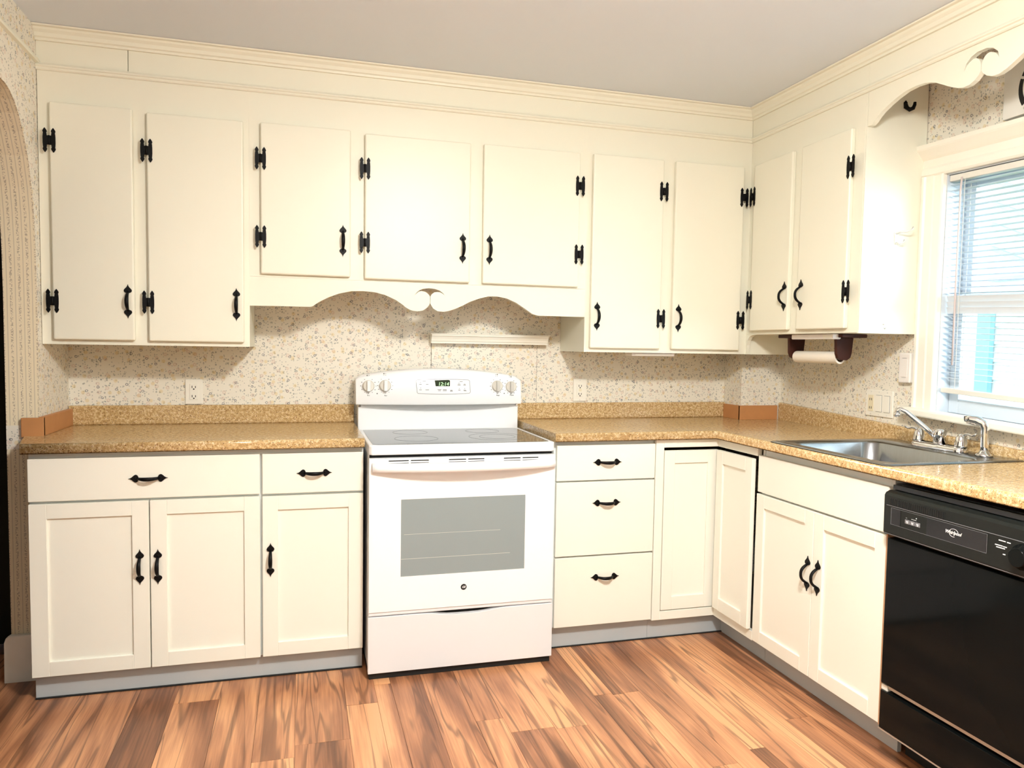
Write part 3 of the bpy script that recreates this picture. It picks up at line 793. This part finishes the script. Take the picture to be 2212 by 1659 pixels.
def cface(x, z):                    # point on the console face
    t = (x+.006)/.757; bow = .042*(1-(2*t-1)**2)
    f = (z-1.012)/(ctop(t)-.012-1.012)
    return -.128-bow-.014+f*.018
for cx in (.012, .737):
    MB().lathe([(.007, 0), (.005, .004)], (cx, -.1125, .996), (0, -1, 0), 12).build('screw', 'chrome', rg)
# knobs
KN = [(.047, 1.086), (.119, 1.088), (.630, 1.087), (.699, 1.083)]
pm = MB()
for i, (kx, kz) in enumerate(KN):
    y = cface(kx, kz)
    kb = MB(); kb.lathe([(.026, 0), (.0262, .006), (.0225, .014), (.0215, .015)], (kx, y, kz), (0, -1, .03), 28)
    ko = kb.build('knob', 'knob_cream', rg)
    MB().box(kx-.0075, kx+.0075, y-.014, y-.030, kz-.0225, kz+.0255).build('grip', 'knob_grip' if i > 1 else 'appliance_white', ko, .0025)
    for a in range(0, 360, 30):
        if a in (90,): continue
        r = .0325; x = kx+r*math.cos(math.radians(a)); z = kz+r*math.sin(math.radians(a))
        w = .0012+.0014*R.random()
        pm.box(x-w, x+w, cface(x, z)-.0008, cface(x, z)+.002, z-.0011, z+.0011)
    x, z = kx-.001, kz+.049
    for (a, b) in ((-.004, -.003), (.004, -.003), (-.004, .004), (.004, .004)):
        w = .0021 if (a > 0) == (i > 1) and (b > 0) == (i in (1, 2)) else .0011
        pm.box(x+a-w, x+a+w, cface(x+a, z)-.0008, cface(x+a, z)+.002, z+b-w, z+b+w)
for x in (.084, .665):
    pm.lathe([(.0026, 0), (.0024, .0012)], (x, cface(x, 1.053), 1.053), (0, -1, 0), 10)
pm.build('tick_marks', 'print_grey', cn, kind='stuff')
for i, (kx, kz) in enumerate(KN):
    w = 'Rear' if i in (1, 2) else 'Front'
    text_mb(w, .0085, lambda u, v, q, kx=kx: (kx+.004+u, cface(kx, 1.043)-.0006-q, 1.0445+v)).build('lettering', 'print_grey', cn)
# clock panel outline, display, digits, key legends
ol = MB(); P_ = []
cx0, cx1, z0, z1 = .254, .499, 1.055, 1.115
def outl(u): pass
pts = []
for i in range(13): t = i/12; pts.append((cx0+.006+(cx1-cx0-.012)*t, z1+.0035*(1-(2*t-1)**2)))
pts += [(cx1-.002, z1-.003), (cx1+.002, z0+.006), (cx1-.002, z0+.001)]
for i in range(13): t = 1-i/12; pts.append((cx0+.008+(cx1-cx0-.012)*t, z0-.0035*(1-(2*t-1)**2)))
pts += [(cx0+.004, z0+.004), (cx0, z1-.006), (cx0+.002, z1-.001)]
ol.tube([(x, cface(x, z), z) for x, z in pts+[pts[0]]], .0010, 6, False)
ol.build('panel_outline', 'line_grey', cn)
db = MB(); db.prism([(.337, 1.1135), (.341, 1.087), (.406, 1.087), (.406, 1.1125), (.400, 1.1155)], 'y', cface(.37, 1.1)-.0016, cface(.37, 1.1)+.004)
ds = db.build('display', 'display_dark', cn)
text_mb('12:14', .0225, lambda u, v, q: (.376+u, cface(.37, 1.1)-.0019-q, 1.0965+v), shear=.15).build('lettering', 'display_green', rg, label='glowing green clock digits')
lg = MB()
def dash(x, z, w, h=.0013): lg.box(x-w, x+w, cface(x, z)-.0008, cface(x, z)+.002, z-h, z+h)
for x, z, w in ((.290, 1.109, .0075), (.273, 1.103, .0016), (.273, 1.095, .0055), (.303, 1.095, .0055), (.274, 1.079, .0016), (.273, 1.071, .0055), (.303, 1.071, .0075), (.458, 1.108, .007), (.448, 1.102, .0016),
                (.448, 1.0965, .006), (.448, 1.092, .007), (.474, 1.096, .004), (.474, 1.092, .0055), (.449, 1.077, .0016), (.474, 1.077, .0016), (.449, 1.070, .005), (.474, 1.070, .0055), (.476, 1.066, .006),
                (.358, 1.072, .0085), (.358, 1.067, .006), (.382, 1.072, .0085), (.382, 1.067, .0085), (.412, 1.069, .005), (.412, 1.065, .006)):
    dash(x, z, w, .0009)
lg.build('key_legend', 'print_grey', cn, kind='stuff')
# oven door with window
dm = MB()
ox0, ox1, oz0, oz1 = .1225, .6105, .393, .6885
DY0, DY1 = -.703, -.672
for a, b, c, d in ((.004, ox0, .262, .8455), (ox1, .730, .262, .8455), (ox0, ox1, .262, oz0), (ox0, ox1, oz1, .8455)): dm.box(a, b, DY0, DY1, c, d)
dr = dm.build('oven_door', 'appliance_white', rg)
bm = bmesh.new(); bm.from_mesh(dr.data); bmesh.ops.remove_doubles(bm, verts=bm.verts, dist=1e-5)
kill = [f for f in bm.faces if all(len(e.link_faces) > 2 for e in f.edges) or False]
bm.to_mesh(dr.data); bm.free()
MB().box(ox0+.0005, ox1-.0005, DY0+.0012, DY1, oz0+.0005, oz1-.0005).build('oven_window', 'oven_glass', dr)
rk = MB(); rk.box(ox0+.001, ox1-.06, DY0+.0008, DY0+.002, .4595, .4608); rk.box(ox0+.012, ox1-.10, DY0+.0008, DY0+.002, .5535, .5545)
rk.build('oven_rack', 'rack_glint', dr)
vt = MB()
for x0, x1 in ((.075, .150), (.158, .226), (.303, .370), (.378, .442), (.520, .588), (.596, .661)):
    vt.box(x0, x1, DY0-.0006, DY0+.004, .8338, .8378); vt.box(x0, x1, DY0-.0006, DY0+.004, .8262, .8282)
vt.build('vent_slots', 'black_gap', dr)
hb = MB(); NXh = 24
prf = [(.000, .797), (.012, .7955), (.020, .801), (.023, .812), (.020, .823), (.012, .829), (.000, .8285)]
vs = []
for i in range(NXh+1):
    t = i/NXh; x = .014+.713*t; bow = .046*(1-abs(2*t-1)**2.2)
    for o_, z in prf: vs.append((x, DY0-(o_ if o_ > 0 else -.0005)-(bow if o_ > 0 else max(0, bow-.012)), z))
n = len(prf)
hb.add(vs, [(a*n+i, a*n+(i+1) % n, (a+1)*n+(i+1) % n, (a+1)*n+i) for a in range(NXh) for i in range(n)], True)
hb.f += [tuple(range(n)), tuple(NXh*n+i for i in range(n))]; hb.sm += [False]*2; hb.mi += [0]*2
hb.build('door_handle', 'appliance_white', dr)
# round monogram badge
bd = MB().lathe([(.0118, 0), (.0112, .0012)], (.3665, DY0, .3365), (0, -1, 0), 24).build('badge', 'black_gap', dr)
text_mb('GE', .0115, lambda u, v, q: (.3665+u, DY0-.0014-q, .3365+v), shear=.25, bold=True).build('lettering', 'appliance_white', rg, label='looped white monogram on the round badge')
MB().box(.004, .730, -.699, -.672, .2475, .2605).build('door_trim', 'drawer_white', dr, .001)
# storage drawer with dipped top edge
dp = [(.002, .0265), (.7315, .0265), (.7315, .2425)]
for i in range(25):
    t = i/24; x = .7275-.722*t
    dip = .0125*math.exp(-((x-.375)/.115)**4) if abs(x-.375) < .3 else 0
    dp.append((x, .2435-dip))
dp.append((.002, .2425))
MB().prism(dp, 'y', -.703, -.676).build('storage_drawer', 'drawer_white', rg, .0012, 1)

# ================================================================== SINK, FAUCET, SPRAYER
sk = thing('sink', (1.78, -1.31, .92), 'stainless steel drop-in sink set in the L-shaped countertop', 'sink')
def rrect(x0, x1, y0, y1, r, n=6):
    pts = []
    for cx, cy, a0 in ((x1-r, y1-r, 0), (x0+r, y1-r, 90), (x0+r, y0+r, 180), (x1-r, y0+r, 270)):
        for i in range(n+1):
            a = math.radians(a0+90*i/n); pts.append((cx+r*math.cos(a), cy+r*math.sin(a)))
    return pts
def loft(mb, rings, close_last=True):
    n = len(rings[0]); vs = [p for r in rings for p in r]
    mb.add(vs, [(a*n+i, a*n+(i+1) % n, (a+1)*n+(i+1) % n, (a+1)*n+i) for a in range(len(rings)-1) for i in range(n)], True)
    if close_last: mb.f.append(tuple(len(mb.v)-n+i for i in range(n))); mb.sm.append(True); mb.mi.append(0)
SZ = ZT2
mb = MB(); rings = []
def ring(x0, x1, y0, y1, r, z): rings.append([(x, y, z) for x, y in rrect(x0, x1, y0, y1, r)])
ring(1.503, 2.066, -1.612, -1.003, .020, SZ+.0005); ring(1.505, 2.064, -1.610, -1.005, .020, SZ+.0045); ring(1.512, 2.057, -1.603, -1.012, .020, SZ+.0050)
ring(1.548, 1.934, -1.575, -1.058, .055, SZ+.0035); ring(1.554, 1.928, -1.569, -1.064, .055, SZ-.004)
ring(1.562, 1.920, -1.560, -1.072, .06, SZ-.12); ring(1.575, 1.907, -1.547, -1.085, .06, SZ-.155); ring(1.60, 1.88, -1.52, -1.11, .06, SZ-.168); ring(1.70, 1.78, -1.36, -1.28, .03, SZ-.174)
loft(mb, rings); sb = mb.build('basin', 'stainless', sk, norm=False)
mb = MB(); rings = []
ring(1.499, 2.070, -1.616, -.999, .022, SZ+.0003); ring(1.499, 2.070, -1.616, -.999, .022, SZ+.0010); ring(1.506, 2.063, -1.609, -1.006, .02, SZ+.0012)
loft(mb, rings, False); mb.build('caulk', 'rubber_black', sk)
MB().lathe([(.043, 0), (.043, .003), (.03, .0035), (.025, .001)], (1.74, -1.32, SZ-.1745), (0, 0, 1), 24).build('drain', 'chrome', sk)

fc = thing('faucet', (2.0, -1.325, SZ+.005), 'chrome two-handle kitchen faucet on the sink rim', 'faucet')
FZ = SZ+.005
mb = MB(); rr_ = [[(x, y, FZ+h) for x, y in rrect(1.972-d, 2.028+d, -1.432-d, -1.200+d, .026)] for d, h in ((.000, .0003), (0, .012), (-.004, .017), (-.010, .0195))]
loft(mb, rr_); mb.build('base_plate', 'chrome', fc)
MB().lathe([(.022, .019), (.022, .060), (.0205, .064), (.020, .068), (.012, .0725)], (2.0, -1.318, FZ), (0, 0, 1), 24).build('spout_post', 'chrome', fc)
sp0 = Vector((1.996, -1.312, FZ+.036)); e = Vector((1.925, -1.205, 1.060))
pth = [sp0, sp0.lerp(e, .3)+Vector((0, 0, .004)), sp0.lerp(e, .6)+Vector((0, 0, .006)), sp0.lerp(e, .85)+Vector((0, 0, .007)), e+Vector((0, 0, .001)), e+(e-sp0)*.06+Vector((0, 0, -.010)), e+(e-sp0)*.085+Vector((0, 0, -.026))]
MB().tube(pth, [.0095, .0088, .0082, .0080, .0082, .0095, .0102], 14).build('spout', 'chrome', fc)
pe = pth[-1]
MB().lathe([(.0115, 0), (.0115, .014), (.010, .015)], pe+Vector((0, 0, .004)), (.0, .0, -1), 16).build('aerator', 'chrome', fc)
for y, dy, nm in ((-1.222, 1, 'lever'), (-1.411, -1, 'lever')):
    h = MB(); h.lathe([(.022, .018), (.022, .024), (.0215, .026), (.020, .036), (.016, .052), (.010, .062), (.004, .065)], (2.0, y, FZ), (0, 0, 1), 20)
    ho = h.build('handle', 'chrome', fc)
    q = Vector((2.0, y, FZ+.054)); ax = Vector((-.45, dy*.9, 0)) if dy > 0 else Vector((.2, -1, 0))
    ax = ax.normalized()
    MB().tube([q, q+ax*.014+Vector((0, 0, .010)), q+ax*.026+Vector((0, 0, .011)), q+ax*.040+Vector((0, 0, .008)), q+ax*.050+Vector((0, 0, .013)), q+ax*.054+Vector((0, 0, .017))], [.009, .0065, .0052, .0055, .0062, .003], 10, flat=((0, 0, 1), .7)).build(nm, 'chrome', ho)

sy = thing('sink_sprayer', (1.998, -1.506, FZ), 'chrome side sprayer standing right of the faucet', 'sprayer')
MB().lathe([(.027, .0002), (.026, .006), (.018, .010), (.0145, .018)], (1.998, -1.508, FZ), (0, 0, 1), 24).build('collar', 'chrome', sy)
p0 = Vector((1.998, -1.508, FZ+.012))
MB().tube([p0, p0+Vector((0, 0, .02)), p0+Vector((0, .001, .06)), p0+Vector((0, 0, .085)), p0+Vector((-.004, .006, .100)), p0+Vector((-.014, .022, .109)), p0+Vector((-.024, .040, .112)), p0+Vector((-.031, .052, .111))], [.0125, .0125, .0135, .0145, .0155, .0145, .0125, .0110], 16).build('wand', 'chrome', sy)
MB().tube([p0+Vector((-.031, .052, .111)), p0+Vector((-.033, .055, .1105))], .0095, 14).build('nozzle', 'rubber_black', sy)
MB().tube([p0+Vector((-.012, .016, .094)), p0+Vector((-.022, .034, .097)), p0+Vector((-.030, .048, .098))], [.004, .0045, .003], 8).build('trigger', 'chrome', sy)

# ================================================================== DISHWASHER
dw = thing('dishwasher', (1.80, -1.93, 0), 'black dishwasher under the counter at the right edge', 'dishwasher')
Y0, Y1 = -1.628, -2.236
MB().box(1.530, 2.03, Y0, Y1, .10, .868).build('body', 'panel_black', dw)
MB().box(1.512, 1.5295, Y0-.006, Y1+.006, .8525, .866).build('top_trim', 'panel_black_two', dw)
cp = MB().prism([(1.5285, .714), (1.489, .714), (1.486, .722), (1.485, .835), (1.490, .8435), (1.505, .8495), (1.5285, .8495)], 'y', Y0, Y1).build('control_panel', 'panel_black', dw, .002)
PX = 1.4848
gr = MB().box(PX-.0008, PX+.006, -1.652, -1.856, .8085, .8285)
gr.build('grille_recess', 'black_gap', cp)
gf = MB()
for i in range(26): y = -1.655-i*.0078; gf.box(PX-.0022, PX, y, y-.0028, .8085, .8285)
tag(gf.build('grille_fins', 'panel_black', cp), None, None, None, 'stuff')
ln = MB(); ln.box(PX-.0012, PX, -1.640, Y1+.01, .8055, .8068); ln.box(PX-.0012, PX, -1.633, -2.23, .7185, .7195)
for a, b, c, d in ((-1.659, -1.994, .8005, .8011), (-1.659, -1.994, .7500, .7506), (-1.659, -1.6597, .75, .801), (-1.9933, -1.994, .75, .801)): ln.box(PX-.0007, PX, a, b, c, d)
ln.build('panel_lines', 'line_grey', cp)
MB().box(PX-.0004, PX, -1.795, -1.992, .7508, .8003).build('name_panel', 'panel_black_two', cp)
MB().box(PX-.0004, PX, -1.661, -1.696, .7508, .8003).build('dark_panel', 'panel_black_two', cp)
for i in range(3):
    y = -1.7245-i*.0195
    b = MB().box(PX-.0016, PX, y+.0085, y-.0085, .7655, .7775).build('button', 'line_grey', cp)
    MB().box(PX-.0022, PX-.0015, y+.0035, y-.0035, .7705, .7735).box(PX-.0022, PX-.0015, y+.0015, y-.0025, .7670, .7690).build('lettering', 'print_white', b)
pw = MB().box(PX-.0008, PX, -1.739, -1.757, .7822, .7832).lathe([(.0018, 0), (.0015, .0008)], (PX, -1.757, .7885), (-1, 0, 0), 8).box(PX-.0008, PX, -1.718, -1.722, .782, .7826)
for a, b, z in ((-2.028, -2.048, .7935), (-2.052, -2.062, .7928), (-2.018, -2.040, .7800), (-2.042, -2.052, .7795), (-2.022, -2.047, .7745), (-2.0420, -2.049, .7600)): pw.box(PX-.0008, PX, a, b, z, z+.0024)
pw.build('legend', 'print_white', cp)
text_mb('Whirlpool', .0128, lambda u, v, q: (PX-.0008-q, -1.887-u, .7785+v), shear=.35, bold=True).build('lettering', 'print_white', cp, label='white brand lettering with a swoosh ring')
sw = MB(); sw.tube([(PX-.0006, -1.889-.017*math.cos(a)*.8-.006*math.sin(a), .7785+.0105*math.sin(a)-.004*math.cos(a)) for a in [2*math.pi*i/28 for i in range(25)]], .0006, 5, True)
sw.build('emblem', 'print_white', cp)
dl = MB().lathe([(.033, 0), (.032, .006), (.026, .010), (.024, .022), (.022, .024)], (PX, -2.098, .768), (-1, 0, 0), 32).build('dial', 'dish_black', cp)
MB().box(PX-.0105, PX-.009, -2.066, -2.076, .7625, .7640).build('pointer', 'print_white', dl)
MB().box(1.498, 1.5295, Y0-.006, Y1, .2445, .7025).build('door', 'dish_black', dw, .0025)
MB().box(1.506, 1.5295, Y0-.030, Y1, .232, .2435).build('metal_strip', 'metal_strip', dw)
MB().box(1.4975, 1.5295, Y0-.006, Y1, .101, .222).build('kick_panel', 'dish_black', dw, .002)
MB().box(1.506, 1.5295, Y0-.001, Y0-.026, .222, .238).build('bracket', 'plate_white', dw)
MB().box(1.499, 1.5295, Y0-.002, Y1, .0955, .1005).build('bottom_strip', 'metal_strip', dw)
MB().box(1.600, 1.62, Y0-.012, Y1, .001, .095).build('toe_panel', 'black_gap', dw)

# ================================================================== SMALL WALL THINGS
def outlet(name, x0, x1, z0, z1, label, gfci):
    t = thing(name, ((x0+x1)/2, -.004, (z0+z1)/2), label, 'outlet')
    MB().box(x0, x1, -.007, -.0005, z0, z1).build('cover_plate', 'plate_white', t, .003)
    cx, cz = (x0+x1)/2, (z0+z1)/2
    f = MB().box(cx-.017, cx+.017, -.0095, -.006, cz-.034, cz+.034).build('receptacle', 'plate_white', t, .0015)
    sl = MB()
    for dz in (-.021, .019):
        sl.box(cx-.0082, cx-.0052, -.0100, -.009, cz+dz-.003, cz+dz+.007); sl.box(cx+.0052, cx+.0082, -.0100, -.009, cz+dz-.003, cz+dz+.006)
        sl.lathe([(.0034, 0), (.0032, .0006)], (cx, -.0095, cz+dz-.0075), (0, -1, 0), 8)
    sl.build('slot', 'slot_dark', f)
    if gfci:
        MB().box(cx-.007, cx+.007, -.011, -.009, cz+.001, cz+.006).box(cx-.007, cx+.007, -.011, -.009, cz-.006, cz-.001).build('test_button', 'ivory', f)
        for dz in (.048, -.048): MB().lathe([(.003, 0), (.0025, .001)], (cx, -.007, cz+dz), (0, -1, 0), 10).build('screw', 'hook_metal', t)
    else: MB().lathe([(.0022, 0), (.002, .001)], (cx+.013, -.0072, cz-.004), (0, -1, 0), 10).build('screw', 'slot_dark', t)
outlet('wall_outlet', -.719, -.6485, .9985, 1.107, 'ivory wall outlet on the floral wall left of the range', False)
outlet('wall_outlet', 1.059, 1.129, 1.004, 1.116, 'ivory outlet with test buttons on the floral wall right of the range', True)

t = thing('switch_plate', WT((.003, .735, 1.055)), 'white three-gang plate with outlet and two rocker switches behind the sink', 'switch')
MB().box(.0005, .007, .655, .815, 1.001, 1.112).build('cover_plate', 'plate_white', t, .0025, xf=WT)
f = MB().box(.0068, .009, .671, .703, 1.022, 1.090).build('receptacle', 'ivory', t, xf=WT)
sl = MB()
for z in (1.035, 1.071):
    sl.box(.0088, .0096, .680, .683, z-.004, z+.006); sl.box(.0088, .0096, .691, .694, z-.004, z+.006)
sl.build('slot', 'slot_dark', f, xf=WT)
for s0 in (.719, .767):
    r_ = MB().box(.0068, .0076, s0-.0015, s0+.0335, 1.0205, 1.0915).build('rocker_gap', 'line_grey', t, xf=WT)
    MB().box(.0070, .0105, s0, s0+.032, 1.022, 1.090).build('rocker_switch', 'plate_white', t, .001, xf=WT)
for s0 in (.687, .735, .783):
    for z in (1.104, 1.009): MB().box(.0068, .0078, s0-.0025, s0+.0025, z-.0025, z+.0025).build('screw', 'hook_metal', t, xf=WT)
t = thing('wall_switch_box', WT((.01, .89, 1.21)), 'white surface-mounted switch box on the wall beside the window casing', 'switch')
MB().box(.0005, .024, .858, .922, 1.151, 1.271).build('housing', 'box_white', t, .006, 3, xf=WT)
MB().box(.0235, .0255, .872, .908, 1.175, 1.247).build('button', 'box_white', t, .001, xf=WT)
MB().box(.0235, .0245, .878, .902, 1.2495, 1.2508).box(.0235, .0245, .878, .902, 1.1715, 1.1725).build('groove', 'line_grey', t, xf=WT)

# hooks on the cabinet side panel
YP = -1.0935
t = thing('coat_hook', (1.99, YP-.01, 2.22), 'black hook high on the cabinet side panel under the valance', 'hook')
MB().prism([(1.978, 2.204), (1.990, 2.204), (1.992, 2.226), (1.984, 2.234), (1.976, 2.226)], 'y', YP, YP-.004).build('plate', 'black_iron', t)
MB().tube([(1.984, YP-.003, 2.222), (1.985, YP-.008, 2.205), (1.990, YP-.018, 2.196), (1.998, YP-.026, 2.200), (2.002, YP-.028, 2.212), (2.003, YP-.028, 2.222)], [.006, .0075, .0085, .0075, .0065, .0055], 10).build('prong', 'black_iron', t)
t = thing('coat_hook', (1.98, YP-.01, 1.72), 'white double coat hook halfway up the cabinet side panel', 'hook')
MB().prism([(1.962, 1.690), (1.970, 1.690), (1.972, 1.730), (1.960, 1.734)], 'y', YP, YP-.004).build('plate', 'hook_metal', t)
MB().tube([(1.965, YP-.003, 1.728), (1.975, YP-.018, 1.733), (1.992, YP-.035, 1.735), (2.004, YP-.042, 1.742), (2.008, YP-.044, 1.752)], .0030, 8).build('prong', 'hook_metal', t)
MB().tube([(1.966, YP-.003, 1.694), (1.972, YP-.014, 1.688), (1.982, YP-.022, 1.692), (1.987, YP-.025, 1.704)], .0030, 8).build('prong', 'hook_metal', t)
t = thing('cup_hook', (1.924, YP-.01, 1.37), 'tiny white hook at the bottom of the cabinet side panel', 'hook')
MB().tube([(1.928, YP, 1.379), (1.927, YP-.006, 1.380), (1.924, YP-.009, 1.374), (1.924, YP-.010, 1.366), (1.928, YP-.010, 1.362), (1.932, YP-.010, 1.366)], .0018, 8).build('prong', 'hook_metal', t)

# paper towel holder + roll
th = thing('towel_holder', (1.92, -.72, 1.335), 'dark brown wooden paper-roll holder under the window-side cabinet', 'holder')
MB().box(1.872, 1.995, -.505, -.935, 1.329, ZB4-.001).build('top_bar', 'dark_wood', th, .003)
def bracket(y0, y1):
    pts = [(1.888, 1.329), (1.892, 1.262), (1.900, 1.244), (1.915, 1.236), (1.945, 1.236), (1.960, 1.246), (1.966, 1.265), (1.972, 1.329)]
    MB().prism(pts, 'y', y0, y1).build('bracket', 'dark_wood', th, .002)
bracket(-.552, -.568); bracket(-.866, -.882)
MB().tube([(1.928, -.567, 1.254), (1.928, -.867, 1.254)], .009, 12).build('rod', 'dark_wood', th)
rl = thing('paper_roll', (1.925, -.716, 1.243), 'nearly used-up white paper towel roll on the dark holder', 'paper roll')
mb = MB(); NN = 24; vs = []
for r, y in ((.026, -.575), (.026, -.860), (.0185, -.860), (.0185, -.575)):
    vs += [(1.927+r*math.cos(2*math.pi*i/NN), y, 1.246+r*math.sin(2*math.pi*i/NN)) for i in range(NN)]
mb.add(vs, [(a*NN+i, a*NN+(i+1) % NN, ((a+1) % 4)*NN+(i+1) % NN, ((a+1) % 4)*NN+i) for a in range(4) for i in range(NN)], True)
o = mb.build('paper', 'paper_towel', rl); md = o.modifiers.new('edges', 'EDGE_SPLIT'); md.split_angle = .8
mb = MB(); vs = []
for r, y in ((.0183, -.572), (.0183, -.8605), (.0165, -.8605), (.0165, -.572)):
    vs += [(1.927+r*math.cos(2*math.pi*i/NN), y, 1.246+r*math.sin(2*math.pi*i/NN)) for i in range(NN)]
mb.add(vs, [(a*NN+i, a*NN+(i+1) % NN, ((a+1) % 4)*NN+(i+1) % NN, ((a+1) % 4)*NN+i) for a in range(4) for i in range(NN)], True)
mb.build('core_tube', 'cardboard', rl)

# exhaust fan above the window
ef = thing('exhaust_fan', WT((.03, 1.49, 2.14)), 'round black-and-cream exhaust fan grille on a panel above the window', 'fan')
MB().box(.001, .045, 1.312, 1.640, 2.058, 2.372).build('housing', 'fan_cream', ef, .003, xf=WT)
def annulus(mb, r0, r1, o0, o1, a0=0, a1=360, n=48, c=(1.475, 2.14)):
    full = (a1-a0) >= 360; m_ = n if full else n+1; vs = []
    for r, o_ in ((r0, o0), (r1, o0), (r1, o1), (r0, o1)):
        vs += [(o_, c[0]-r*math.cos(math.radians(a0+(a1-a0)*i/n)), c[1]+r*math.sin(math.radians(a0+(a1-a0)*i/n))) for i in range(m_)]
    fs = [(a*m_+i, a*m_+(i+1) % m_, ((a+1) % 4)*m_+(i+1) % m_, ((a+1) % 4)*m_+i) for a in range(4) for i in range(n if full else m_-1)]
    if not full: fs += [(0, m_, 2*m_, 3*m_), tuple(x+m_-1 for x in (0, m_, 2*m_, 3*m_))]
    mb.add(vs, fs)
mb = MB(); mb.lathe([(.103, 0), (.103, .002)], (0, 0, 0), (0, 0, 1), 48)
mb.v = [(.045+z, 1.475-x, 2.14+y) for x, y, z in mb.v]; mb.build('opening', 'black_gap', ef, xf=WT)
for r0, r1 in ((.066, .080), (.030, .050)):
    mb = MB(); annulus(mb, r0, r1, .046, .056); mb.build('grille_ring', 'fan_cream', ef, .002, xf=WT)
mb = MB(); mb.lathe([(.020, 0), (.018, .010)], (0, 0, 0), (0, 0, 1), 24); mb.v = [(.047+z, 1.475-x, 2.14+y) for x, y, z in mb.v]; mb.build('hub', 'fan_cream', ef, xf=WT)
for k_ in range(6):
    a = math.radians(-38+60*k_); c_, s_ = math.cos(a), math.sin(a); mb = MB()
    pts = [(r*c_-w*s_, r*s_+w*c_) for r, w in ((.018, -.004), (.101, -.004), (.101, .004), (.018, .004))]
    mb.add([(o_, 1.475-x, 2.14+y) for o_ in (.0465, .053) for x, y in pts], [(0, 1, 2, 3), (4, 5, 6, 7)]+[(i, (i+1) % 4, (i+1) % 4+4, i+4) for i in range(4)])
    mb.build('grille_spoke', 'fan_cream', ef, xf=WT)

# window blind
bl = thing('window_blind', WT((-.02, 1.43, 1.15)), 'white horizontal slat blind hanging in the sink window', 'blind')
BS0, BS1 = 1.046, 1.814
MB().box(-.036, -.004, BS0, BS1, 1.918, 1.940).build('head_rail', 'blind_grey', bl, .002, xf=WTK)
zs = []; z = 1.905
while z > 1.165: zs.append(z); z -= .0212
def slat(z, tilt, name='slat'):
    mb = MB(); pts = []
    for i in range(5):
        t = -1+.5*i; pts.append((-.020+.0125*t*math.cos(tilt), z+.0125*t*math.sin(tilt)+.0022*(1-t*t)))
    pts2 = [(o_, zz-.0007) for o_, zz in reversed(pts)]; pp = pts+pts2; n = len(pp)
    mb.add([(o_, BS0, zz) for o_, zz in pp]+[(o_, BS1, zz) for o_, zz in pp], [tuple(range(n)), tuple(range(n, 2*n))]+[(i, (i+1) % n, (i+1) % n+n, i+n) for i in range(n)])
    return mb.build(name, 'blind_shaded', bl, xf=WTK)
for z in zs: slat(z, 1.25 if 1.43 < z < 1.495 else .10)
MB().box(-.034, -.008, BS0, BS1, 1.128, 1.147).build('bottom_rail', 'blind_grey', bl, .003, xf=WTK)
for s in (1.115, 1.43, 1.745):
    for o_ in (-.0345, -.0065): MB().box(o_-.0004, o_+.0004, s-.0010, s+.0010, 1.147, 1.918).build('ladder_cord', 'blind_grey', bl, xf=WTK)
MB().tube([(-.002, 1.105, 1.925), (.004, 1.108, 1.88), (.006, 1.110, 1.55), (.006, 1.112, 1.235)], .0035, 8).build('tilt_wand', 'wand_pink', bl, xf=WTK)

for p in (HP, HG): bpy.data.objects.remove(p)
